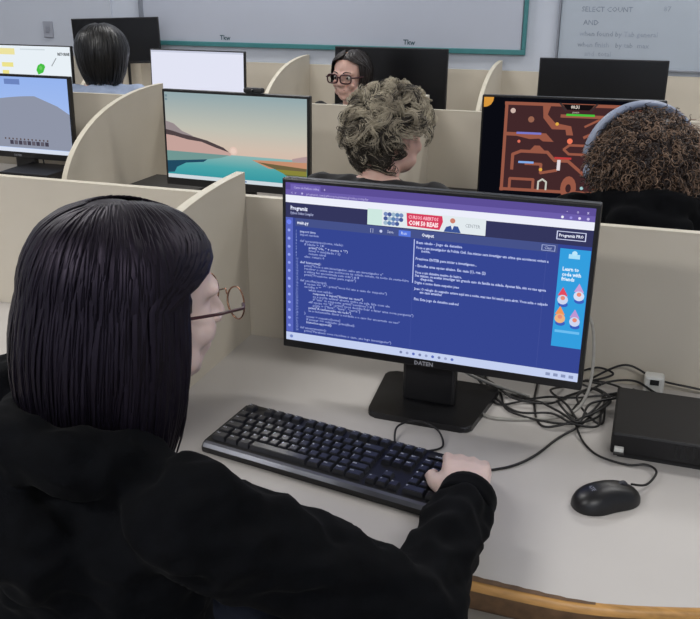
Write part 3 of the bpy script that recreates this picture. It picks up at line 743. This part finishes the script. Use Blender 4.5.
def add_hand(bm, wrist, d, up, side, curl=.7, s=1.0):
    """side=+1 right hand (thumb to the left when palm down)"""
    d = V(d).normalized(); up = V(up); up = (up-d*up.dot(d)).normalized(); lat = d.cross(up).normalized()  # lat = right
    P_ = lambda a, l, u: V(wrist)+d*a*s+lat*l*s+up*u*s
    for l in (-.027, -.010, .008, .025):
        capsule(bm, P_(.0, l*.6, 0), P_(.078, l, .004), .0165*s, .0125*s)
    capsule(bm, P_(-.03, 0, 0), P_(.02, 0, 0), .023*s, .023*s)
    L = {-.029: (.040, .024, .018), -.010: (.044, .028, .020), .009: (.041, .026, .019), .027: (.031, .019, .016)}
    for l, (a, b_, c) in L.items():
        l *= side if side < 0 else 1
        p = P_(.084, l, .004); ang = -curl*.45; spread = l*1.2
        for k, (ln, r0, r1) in enumerate(((a, .0098, .0088), (b_, .0088, .008), (c, .008, .0068))):
            dd = d*math.cos(ang)+up*math.sin(ang)+lat*spread*.6
            q = p+dd.normalized()*ln*s; capsule(bm, p, q, r0*s, r1*s, 12, 3); p = q; ang -= curl*.75
    t0 = P_(.018, -.022*side, -.006); t1 = P_(.052, -.046*side, -.014); t2 = P_(.080, -.052*side, -.020); t3 = P_(.100, -.046*side, -.026)
    capsule(bm, t0, t1, .016*s, .012*s); capsule(bm, t1, t2, .0115*s, .010*s); capsule(bm, t2, t3, .010*s, .0078*s)

def wrinkle(amp, sc=9, seed=0):
    def f(p):
        q = V((p.x*sc+seed, p.y*sc, p.z*sc*1.6))
        return amp*(noise.noise(q)+.5*noise.noise(q*2.3)-abs(noise.noise(q*1.3+V((5, 5, 5))))*.8)
    return f

def person(label, Hc, hyaw, byaw, top, skin, hands, elbows, hpitch=0., lean=.05, voxel=.0055, shirtname='sweater', sr=1.0, face=False, handdir=None, legs=M_jean, hood=False, lap_knees=None, group=None, zsh=0., ur=1.0, shl=0., shr=0., wr=.008):
    F, Rt = hf(byaw); Hc = V(Hc)
    root = thing('person', label, 'person', (Hc.x-F.x*lean, Hc.y-F.y*lean, 0))
    L0 = V(root.location)
    def B(x, y, z): return V((L0.x, L0.y, 0))+Rt*x+F*y+V((0, 0, z))
    zo = Hc.z-1.145
    MH = Matrix.Translation(Hc) @ Matrix.Rotation(-hyaw, 4, 'Z') @ Matrix.Rotation(-hpitch, 4, 'X')
    zo += zsh
    neck = B(0, .0, .985+zo); pel = B(0, -.04, .535)
    bm = NB(); add_head(bm, MH)
    capsule(bm, neck, MH @ V((0, -.02, -.06)), .052, .050)
    capsule(bm, pel, B(0, -.01, .70+zo*.5), .105, .095, 16); capsule(bm, B(0, -.01, .72+zo*.5), B(0, -.01, .90+zo), .10, .105, 16)
    for s in (-1, 1): capsule(bm, B(s*.06, -.01, .80+zo), B(s*.09, -.01, .91+zo), .075, .065)
    sh = {}
    for i, s in enumerate((-1, 1)):
        S_ = B(s*.165, -.01, .945+zo+(shl if s < 0 else shr)); sh[s] = S_; E_ = V(elbows[i]); H_ = V(hands[i])
        capsule(bm, neck-V((0, 0, .02)), S_, .042, .042)
        capsule(bm, S_, E_, .044, .036); capsule(bm, E_, H_, .036, .024)
        hd, up = handdir[i] if handdir and handdir[i] else ((H_-E_).normalized(), V((0, 0, 1)))
        add_hand(bm, H_+V(hd).normalized()*.012, hd, up, s, .55)
        kn = B(s*.10, .40, .54); an = B(s*.11, .44, .10)
        capsule(bm, pel+Rt*s*.07, kn, .082, .056, 16); capsule(bm, kn, an, .055, .036, 16); capsule(bm, an, B(s*.12, .58, .045), .035, .028)
    for v in bm.verts: v.co -= L0
    obj('body', remeshed(bm, voxel, 3), skin, root, smooth=True)
    # top garment
    bm = NB()
    capsule(bm, B(0, -.03, .60), B(0, -.01, .74+zo*.5), .145, .13, 20); capsule(bm, B(0, -.015, .74+zo*.5), B(0, -.015, .89+zo), .13, .125, 20)
    for s in (-1, 1):
        capsule(bm, B(s*.05, -.015, .76+zo), B(s*.085, -.02, .905+zo), .10, .085, 18); capsule(bm, B(s*.06, -.02, .58), B(s*.06, -.02, .75), .11, .105, 18)
        i = (s+1)//2; E_ = V(elbows[i]); H_ = V(hands[i])
        capsule(bm, neck-V((0, 0, .035)), sh[s]+V((0, 0, -.005)), .055, .058, 18)
        capsule(bm, sh[s], E_, .060*ur, .053*sr, 18); capsule(bm, E_, E_+(H_-E_)*.93, .053*sr, .038*sr, 18)
    if hood:
        for a in range(-5, 6):
            ang = PI+a*.36; p = B(math.sin(ang)*.085, math.cos(ang)*.075-.02, .985+zo+shl*.7+.012*math.cos(a*.5)); q = B(math.sin(ang+.36)*.085, math.cos(ang+.36)*.075-.02, .985+zo+shl*.7+.012*math.cos((a+1)*.5))
            capsule(bm, p, q, .034, .034)
        capsule(bm, B(-.05, -.12, .95+zo+shl*.5), B(.05, -.12, .93+zo), .05, .05)
    else:
        for a in range(12):
            ang = a*PI/6; p = B(math.sin(ang)*.052, math.cos(ang)*.05, .985+zo); q = B(math.sin(ang+PI/6)*.052, math.cos(ang+PI/6)*.05, .985+zo)
            capsule(bm, p, q, .015, .015)
    for v in bm.verts: v.co -= L0
    obj(shirtname, remeshed(bm, voxel*1.3, 9 if hood else 4, wrinkle(wr, 13, Hc.x*3)), top, root, smooth=True)
    for i, s in enumerate((-1, 1)):
        E_ = V(elbows[i]); H_ = V(hands[i]); dd = (H_-E_); p = E_+dd*.93-L0; dn = dd.normalized()
        bm = NB(); tube(bm, [p-dn*.006, p+dn*.006, p+dn*.02, p+dn*.030, p+dn*.032], .0375*sr, 28, lambda t_: 1 if t_ < .8 else .8); 
        obj('cuff', bm, top, root, smooth=True)
    bm = NB()
    for s in (-1, 1):
        kn = B(s*.10, .40, .54); an = B(s*.11, .44, .13)
        capsule(bm, pel+Rt*s*.07, kn, .098, .070, 18); capsule(bm, kn, an, .068, .055, 18)
    capsule(bm, pel-Rt*.05, pel+Rt*.05, .115, .115, 18)
    for v in bm.verts: v.co -= L0
    obj('trousers', remeshed(bm, .012, 2, wrinkle(.005)), legs, root, smooth=True)
    for s in (-1, 1):
        bm = NB(); capsule(bm, B(s*.11, .42, .05), B(s*.125, .60, .04), .047, .040); 
        for v in bm.verts: v.co -= L0; v.co.z = max(v.co.z, .002)
        obj('shoe', bm, M_shoe, root, smooth=True)
    if face:
        for s in (-1, 1):
            bm = NB(); ellipsoid(bm, MH @ Matrix.Translation((s*.031, .0735, -.012)), (.0125, .0125, .0105))
            for v in bm.verts: v.co -= L0
            eo = obj('eye', bm, M_eyew, root, smooth=True)
            bm = NB(); ellipsoid(bm, MH @ Matrix.Translation((s*.031+.001, .0840, -.012)), (.0055, .003, .0055))
            for v in bm.verts: v.co -= L0
            obj('iris', bm, M_iris, eo, smooth=True)
            bm = NB(); tube(bm, [MH @ V((s*x, y, z_))-L0 for x, y, z_ in ((.014, .096, .010), (.028, .0935, .0155), (.046, .080, .011))], .0028, 8, lambda t_: 1-.5*t_)
            obj('eyebrow', bm, M_hairr, root, smooth=True)
        bm = NB()
        ellipsoid(bm, MH @ Matrix.Translation((0, .0885, -.0645)), (.019, .0040, .0035)); ellipsoid(bm, MH @ Matrix.Translation((0, .087, -.0715)), (.016, .0045, .0042))
        for v in bm.verts: v.co -= L0
        obj('lips', bm, M_lip, root, smooth=True)
    return root, MH, L0

def glasses(root, MH, L0, m, name='spectacles', wide=.026, tall=.019, cy=-.012, fy=.108, round_=2.0, r=.0016, bridge=True):
    bm = NB(); lens = NB(); arm = NB()
    for s in (-1, 1):
        pts = []
        for k in range(33):
            a = 2*PI*k/32; c_, s_ = math.cos(a), math.sin(a)
            x = s*.034+wide*math.copysign(abs(c_)**(2/round_), c_); z_ = cy+tall*math.copysign(abs(s_)**(2/round_), s_)
            pts.append(MH @ V((x, fy-.35*max(0, abs(x)-.03)**1.0*.4, z_))-L0)
        tube(bm, pts, r, 6, caps=False)
        f = [lens.verts.new(p) for p in pts[:-1]]; lens.faces.new(f)
        tube(arm, [MH @ V(p)-L0 for p in ((s*(.034+wide), fy-.006, cy+.006), (s*.073, fy-.015, cy+.006), (s*.079, .06, cy+.004), (s*.081, .0, cy+.002), (s*.080, -.015, cy-.006), (s*.079, -.03, cy-.025))], max(r*1.1, .0019), 6)
    tube(bm, [MH @ V(p)-L0 for p in ((-.009, fy, cy+.004), (0, fy+.003, cy+.008), (.009, fy, cy+.004))], r, 6)
    g = obj(name, bm, m, root, smooth=True)
    obj('lens', lens, M_lens, g); obj('temple_arm', arm, M_redf, g, smooth=True)

def lock(bm, pts, r, flat=.35, seg=6, taper=None, ctr=None):
    tube(bm, pts, r, seg, taper or (lambda t_: (1 if t_ < .6 else 1-.7*(t_-.6)/.4)), flat, True, (lambda p: (p-ctr)) if ctr is not None else None)

def straight_hair(root, MH, L0, m, ax=.094, ay=.112, az=.100, zend=-.20, n=420, front=62, sweep=74, part=.012, flare=.012, seed=1, hairline=58, endfun=None, r=.011, inward=.02, name='hair', cy=-.006, jit=.004, dip=.40, flat=.14):
    rnd = random.Random(seed); bm = NB()
    def path(phi0, off, ze, jit=0, N=20):
        """phi measured from the face, signed by side"""
        sgn = 1 if phi0 >= 0 else -1; a = abs(phi0); pts = []
        a1 = sweep+(a/front)*8 if a < front else a
        for k in range(N+1):
            t_ = k/N
            if t_ < .62:
                th = math.radians(6+86*(t_/.62)); u = t_/.62
                if a < front:
                    w = min(1, max(0, (u-dip)/.62)); w = w*w*(3-2*w); ph = a+(a1-a)*w
                else: ph = a
                ph = math.radians(ph)
                p = V((sgn*math.sin(ph)*math.sin(th)*(ax+off)+sgn*part*(1-u)*.5, math.cos(ph)*math.sin(th)*(ay+off)+cy+math.cos(math.radians(a))*.028*(1-u)**2, math.cos(th)*(az+off)))
                q2 = 1-(p.x/(ax+off))**2-((p.y-cy)/(ay+off))**2
                if u < .55: p.z += (math.sqrt(max(0, q2))*(az+off)-p.z)*(1-u/.55)
                last = p.copy(); lph = ph
            else:
                u = (t_-.62)/.38; z_ = last.z+(ze-last.z)*u
                rad = 1+flare/.1*math.sin(u*PI*.75)-inward/.1*u*u
                p = V((last.x*rad, (last.y-cy)*rad+cy+jit*u, z_))
            pts.append(p)
        return pts
    def fin(ph):
        if endfun: return endfun(ph)
        return zend
    ellipsoid(bm, Matrix.Translation(-L0) @ MH @ Matrix.Translation((0, cy-.010, .002)), (ax-.006, ay-.014, az-.004), 32, 20)
    for v in bm.verts:
        q = MH.inverted() @ (v.co+L0)
        if q.z < -.02: v.co = MH @ V((q.x*.9, min(q.y, .0), -.02+(q.z+.02)*.6))-L0
        elif q.y > .075: v.co = MH @ V((q.x, .075, q.z))-L0
    # under-layer sheet
    for off in (-.004,):
        cols = []
        for i in range(97):
            ph = -180+i*3.75
            cols.append([bm.verts.new(MH @ p-L0) for p in path(ph if ph != 0 else .01, off, fin(ph)+.012)])
        for i in range(96):
            if i == 48: pass
            for k in range(len(cols[0])-1):
                f = (cols[i][k], cols[i+1][k], cols[i+1][k+1], cols[i][k+1])
                if (cols[i][k].co-cols[i+1][k].co).length < .05: bm.faces.new(f)
    for i in range(n):
        ph = rnd.uniform(-180, 180)
        if abs(ph) < 2: ph = 2
        off = rnd.uniform(-.001, jit)
        pp = path(ph, off, fin(ph)+rnd.uniform(-.008, .012), rnd.uniform(-.006, .006), 22)
        w1, w2 = rnd.uniform(0, 9), rnd.uniform(0, 9)
        pts = [MH @ (p+V((.0012*math.sin(k*.7+w1), .0012*math.cos(k*.6+w2), 0)))-L0 for k, p in enumerate(pp)]
        lock(bm, pts, r*rnd.uniform(.35, .8), flat, 6, lambda t_: .55+.45*min(1, t_*3) if t_ < .7 else 1-.75*(t_-.7)/.3, MH.translation-L0)
    return obj(name, bm, m, root, smooth=True)

def curly_hair(root, MH, L0, mats, n, ax, ay, az, zc, curl_r, turns, ln, r, cover, seed=3, name='hair', jitter=.01, down=.3, shell=.8):
    """coily locks growing out of the scalp; cover(dir) says whether hair grows there"""
    rnd = random.Random(seed); bm = NB()
    q = bmesh.ops.create_icosphere(bm, subdivisions=4, radius=1)
    kill = []
    for v in q['verts']:
        d = v.co.copy()
        if not cover(d): kill.append(v)
        k = shell+.06*noise.noise(d*4+V((seed, 0, 0)))
        v.co = MH @ V((d.x*ax*k, d.y*ay*k, d.z*az*k+zc))-L0
    bmesh.ops.delete(bm, geom=kill, context='VERTS')
    for f in bm.faces: f.material_index = 0
    made = 0
    while made < n:
        d = V((rnd.gauss(0, 1), rnd.gauss(0, 1), rnd.gauss(0, 1))).normalized()
        if not cover(d): continue
        made += 1; pr = len(bm.faces)
        base = V((d.x*ax*.80, d.y*ay*.80, d.z*az*.80+zc))
        out = (d+V((0, 0, -down))+V((rnd.gauss(0, .35), rnd.gauss(0, .35), rnd.gauss(0, .35)))).normalized()
        x, y = frame_of(out); ph = rnd.uniform(0, 2*PI); tr = turns*rnd.uniform(.7, 1.3); cr = curl_r*rnd.uniform(.6, 1.3); L = ln*rnd.uniform(.7, 1.25); N = max(8, int(tr*8))
        pts = []
        sg = rnd.choice((-1, 1))
        for k in range(N+1):
            t_ = k/N; a = ph+sg*tr*2*PI*t_
            pts.append(MH @ (base+out*L*t_+(x*math.cos(a)+y*math.sin(a))*cr*(.5+.5*min(1, t_*2))-V((0, 0, down*.03*t_*t_)))-L0)
        nf0 = len(bm.faces); tube(bm, pts, r*rnd.uniform(.7, 1.2), 5, lambda t_: 1-.5*t_*t_)
        if rnd.random() < .5 and len(mats) > 1:
            bm.faces.ensure_lookup_table()
            for f in bm.faces[nf0:]: f.material_index = 1
    return obj(name, bm, mats, root, smooth=True)

def wavy_hair(root, MH, L0, mats, cover, ax=.097, ay=.117, az=.116, zc=-.004, n=430, seed=8):
    """tousled clumps of fine wavy strands, dark at the nape"""
    rnd = random.Random(seed); bm = NB()
    q = bmesh.ops.create_icosphere(bm, subdivisions=4, radius=1); kill = []
    for v in q['verts']:
        d = v.co.copy()
        if not cover(d): kill.append(v)
        k = .93+.03*noise.noise(d*5)
        v.co = MH @ V((d.x*ax*k, d.y*ay*k, d.z*az*k+zc))-L0
    bmesh.ops.delete(bm, geom=kill, context='VERTS')
    for i in range(n):
        zz = 1-2*(i+.5)/n; an = i*2.39996; rr = math.sqrt(1-zz*zz)
        d = (V((rr*math.cos(an), rr*math.sin(an), zz))+V((rnd.gauss(0, .04), rnd.gauss(0, .04), rnd.gauss(0, .04)))).normalized()
        if not cover(d): continue
        base = V((d.x*ax, d.y*ay, d.z*az+zc))
        tan = V((rnd.gauss(0, 1), rnd.gauss(0, 1), rnd.gauss(0, 1)-.4)); tan = (tan-d*tan.dot(d)).normalized(); side = d.cross(tan)
        cr = rnd.uniform(.010, .020); turn = rnd.uniform(2.2, 5.0)*rnd.choice((-1, 1)); L = rnd.uniform(.035, .06) if d.z > -.2 else rnd.uniform(.02, .04)
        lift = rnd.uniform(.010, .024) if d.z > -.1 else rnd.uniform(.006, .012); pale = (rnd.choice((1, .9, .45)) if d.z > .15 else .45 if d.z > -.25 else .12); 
        for k in range(26):
            o1, o2, o3 = rnd.gauss(0, .0048), rnd.gauss(0, .0048), rnd.gauss(0, .0025); pts = []; N = 11; e = rnd.uniform(.8, 1.15)
            for j in range(N+1):
                t_ = j/N; a = turn*t_*e
                p = base+tan*(o1+L*t_*.55+cr*math.sin(a)*.8)+side*(o2+cr*(1-math.cos(a))*.8)+d*(o3+lift*math.sin(t_*PI*.8)-.004)
                pts.append(MH @ p-L0)
            bm.faces.ensure_lookup_table(); nf = len(bm.faces); tube(bm, pts, rnd.uniform(.0007, .0013), 4, lambda t_: 1-.6*t_)
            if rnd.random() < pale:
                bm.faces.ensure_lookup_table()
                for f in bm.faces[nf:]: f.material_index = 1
    return obj('hair', bm, mats, root, smooth=True)
# person in front
HC1 = V((.376, -.830, 1.160)); hy1 = math.radians(35)
p1, MH1, L1 = person('person in a black hoodie with purple-black bobbed hair and thin spectacles, hand on the keyboard', HC1, hy1, math.radians(22), M_hood, M_skin2,
    [(.30, -.74, .60), (.727, -.592, .803)], [(.13, -.97, .72), (.712, -.835, .805)], hpitch=.12, lean=.07, voxel=.005, shirtname='hoodie', sr=1.12, ur=1.08, hood=True, zsh=-.022, shl=.06, shr=.03, wr=.014,
    handdir=[None, ((-.16, .96, -.04), (.12, 0, 1))])
def end1(ph):
    return -.176 if abs(ph) > 108 else -.185-.045*math.exp(-((abs(ph)-88)/12)**2)
straight_hair(p1, MH1, L1, M_hairb, endfun=end1, n=1500, seed=5, ax=.094, ay=.110, az=.106, r=.0062, sweep=86, front=70, jit=.0012, cy=-.020, inward=.030, flare=.014)
glasses(p1, MH1, L1, M_gold, fy=.112, wide=.023, tall=.019, r=.0010, cy=-.016)

# curly ash-haired person
def cov_short(d): return d.z > -.15 or (d.y < .25 and d.z > -.85 and not (d.z < -.1 and d.y > -.1))
p2, MH2, L2 = person('person with short curly ash-blond hair and dark top, seen from behind', (.285, .56, 1.128), math.radians(34), math.radians(10), M_dark, M_skin,
    [(.10, .90, .79), (.42, .90, .79)], [(.02, .66, .76), (.52, .66, .76)], voxel=.0065, zsh=.03)
def cov2(d): return (d.z > .12 and d.y < .85) or (d.x < -.2 and d.y < .25 and d.z > -.55) or (d.y < -.10-.15*max(0, -d.z)-.3*max(0, d.x-.25) and d.z > -.97)
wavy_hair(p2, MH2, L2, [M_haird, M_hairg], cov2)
# curly brown hair with headset
p3, MH3, L3 = person('person with big dark brown curly hair, black top and headset, before the maze game', (.932, .50, 1.105), math.radians(-20), math.radians(-8), M_hood, M_skin,
    [(.66, .86, .79), (1.0, .88, .79)], [(.62, .60, .76), (1.12, .62, .76)], voxel=.0065, shirtname='hoodie', hood=True, zsh=.075)
def cov3(d): return (d.z > .0 and d.y < .8) or (d.y < .35 and d.z > -.95)
curly_hair(p3, MH3, L3, [M_hairc, M_hairc2], 2900, .126, .124, .120, -.008, .0055, 2.4, .046, .0014, cov3, 21, down=.4, shell=.90)
hs = thing('headset', 'pale blue-grey headset worn over the dark brown curly hair', 'headphones', L3)
def hp(x, y, z_): return MH3 @ V((x, y, z_))-L3
b = NB(); tube(b, [hp(.127*math.sin(a)-.004, .040, .129*math.cos(a)-.010) for a in [(-1.45+2.9*i/40) for i in range(41)]], .024, 12, None, .46, True, lambda p: p-(MH3.translation-L3)); obj('headband', b, M_phone, hs, smooth=True)
for s in (-1, 1):
    b = NB(); capsule(b, hp(s*.100, .030, -.035), hp(s*.112, .030, -.035), .030, .026, 24, 5); obj('ear_cup', b, M_phone, hs, smooth=True)
# woman with dark red spectacles facing us
p4, MH4, L4 = person('person with dark brown hair tied back and dark red spectacles, facing the camera', (-.350, 2.215, 1.108), math.radians(192), math.radians(180), M_dark, M_skin,
    [(-.44, 1.99, .62), (-.24, 1.99, .62)], [(-.58, 2.24, .74), (-.10, 2.24, .74)], voxel=.005, face=True, hpitch=.05)
straight_hair(p4, MH4, L4, M_hairr, ax=.087, ay=.104, az=.101, n=500, seed=14, endfun=lambda ph: -.10 if abs(ph) > 100 else -.075, r=.008, flare=0, inward=.03, front=56, sweep=84, dip=.28, part=.02, cy=-.012)
glasses(p4, MH4, L4, M_redf, fy=.110, wide=.027, tall=.019, round_=3.2, r=.0034, cy=-.013)
# far left person
p5, MH5, L5 = person('person with short black hair and pale blue shirt in the far row, seen from behind', (-1.455, 1.93, 1.195), math.radians(-28), math.radians(-20), M_blue, M_skin,
    [(-1.72, 2.28, .79), (-1.50, 2.34, .79)], [(-1.72, 2.02, .78), (-1.24, 2.12, .78)], voxel=.0065, shirtname='shirt', hpitch=.1)
straight_hair(p5, MH5, L5, M_hairk, ax=.118, ay=.130, az=.118, n=700, seed=9, endfun=lambda ph: -.150 if abs(ph) > 100 else -.10, r=.009, flare=.0, inward=.035, front=62)

# ------------------------------------------------------------------ chairs
def copy_tree(o, parent=None):
    c = o.copy(); C.objects.link(c)
    if parent: c.parent = parent
    for ch in list(o.children): copy_tree(ch, c)
    return c
def make_chair():
    t = thing('office_chair', 'x', 'chair', (0, 0, 0), 0, 'office chairs')
    b = NB(); box(b, (-.21, -.20, .385), (.21, .20, .425), .018, 3); obj('seat', b, M_chair, t)
    b = NB(); box(b, (-.17, -.275, .55), (.17, -.24, .80), .016, 3); obj('backrest', b, M_chair, t)
    b = NB(); tube(b, spline([(0, -.10, .375), (0, -.24, .37), (0, -.285, .45), (0, -.278, .62)], 6), .014, 10); obj('back_bar', b, M_blk2, t)
    b = NB(); lathe(b, [(.03, .05), (.03, .20), (.018, .21), (.018, .384)], 18); obj('column', b, M_blk2, t)
    for k in range(5):
        a = k*2*PI/5+.3; b = NB(); capsule(b, (0, 0, .08), (.26*math.cos(a), .26*math.sin(a), .065), .02, .014); lg = obj('leg', b, M_blk2, t)
        b = NB(); capsule(b, (.26*math.cos(a)-.01*math.sin(a), .26*math.sin(a)+.01*math.cos(a), .0265), (.26*math.cos(a)+.01*math.sin(a), .26*math.sin(a)-.01*math.cos(a), .0265), .026, .026); obj('caster', b, M_blk2, lg)
    return t
ch0 = make_chair()
first = True
for root_, yaw, lb in ((p1, 22, 'dark office chair under the person in the black hoodie'), (p2, 10, 'dark office chair under the ash-haired person'), (p3, -8, 'dark office chair under the person with the headset'),
                       (p4, 180, 'dark office chair under the person with red spectacles'), (p5, -20, 'dark office chair under the person in the pale blue shirt')):
    c = ch0 if first else copy_tree(ch0); first = False
    F, Rt = hf(math.radians(yaw)); c.location = (root_.location.x-F.x*.02, root_.location.y-F.y*.02, 0); c.rotation_euler.z = -math.radians(yaw); c['label'] = lb

# ------------------------------------------------------------------ ceiling lights
def lamp(x, y, label, e, sx=1.2, sy=.3, col=(1, .985, .97)):
    t = thing('ceiling_light', label, 'lamp', (x, y, ZC), 0, 'ceiling lights')
    b = NB(); box(b, (-sx/2-.02, -sy/2-.02, -.05), (sx/2+.02, sy/2+.02, 0), .004); obj('housing', b, M_white, t)
    b = NB(); box(b, (-sx/2, -sy/2, -.056), (sx/2, sy/2, -.049)); obj('diffuser', b, emat((255, 252, 246), 1.5), t)
    l = bpy.data.lights.new('tube_light', 'AREA'); l.shape = 'RECTANGLE'; l.size = sx; l.size_y = sy; l.energy = e; l.color = col
    o = bpy.data.objects.new('tube_light', l); C.objects.link(o); o.location = (x, y, ZC-.06)
lamp(-1.0, .10, 'ceiling light left of the middle of the room', 20, .9, .3)
lamp(1.9, .6, 'ceiling light at the right of the room', 19)
lamp(-1.0, 2.55, 'ceiling light near the back wall, left', 21)
lamp(1.4, 2.3, 'ceiling light near the back wall, right', 17)
lamp(-3.1, 1.3, 'added ceiling light at the far left, brightening the back wall', 22)  # added to lift the left part of the back wall
lamp(-1.1, -2.5, 'unseen fill light on the ceiling behind the camera, left', 56)  # unseen fill, set far back to light the partition fronts
lamp(1.7, -2.9, 'unseen fill light on the ceiling behind the camera, right', 44)  # unseen right fill, brightens front faces more than the desks

w = bpy.data.worlds.new('world'); bpy.context.scene.world = w; w.use_nodes = True
w.node_tree.nodes['Background'].inputs[0].default_value = (.6, .65, .7, 1); w.node_tree.nodes['Background'].inputs[1].default_value = .3

# ------------------------------------------------------------------ camera
cam = bpy.data.cameras.new('camera'); co = bpy.data.objects.new('camera', cam); C.objects.link(co)
cam.sensor_width = 36; cam.sensor_fit = 'HORIZONTAL'; cam.lens = 864.19*36/700; cam.clip_start = .02
yaw, pit, rol = .3111, .3607, .0052
f = V((-math.sin(yaw)*math.cos(pit), math.cos(yaw)*math.cos(pit), -math.sin(pit))); r = V((math.cos(yaw), math.sin(yaw), 0)); u = r.cross(f)
r2 = r*math.cos(rol)+u*math.sin(rol); u2 = -r*math.sin(rol)+u*math.cos(rol)
m = Matrix((r2, u2, -f)).transposed().to_4x4(); m.translation = V((.8903, -1.6384, 1.487)); co.matrix_world = m
sc = bpy.context.scene; sc.camera = co
sc.view_settings.view_transform = 'Standard'; sc.view_settings.look = 'None'; sc.view_settings.exposure = 0; sc.view_settings.gamma = 1
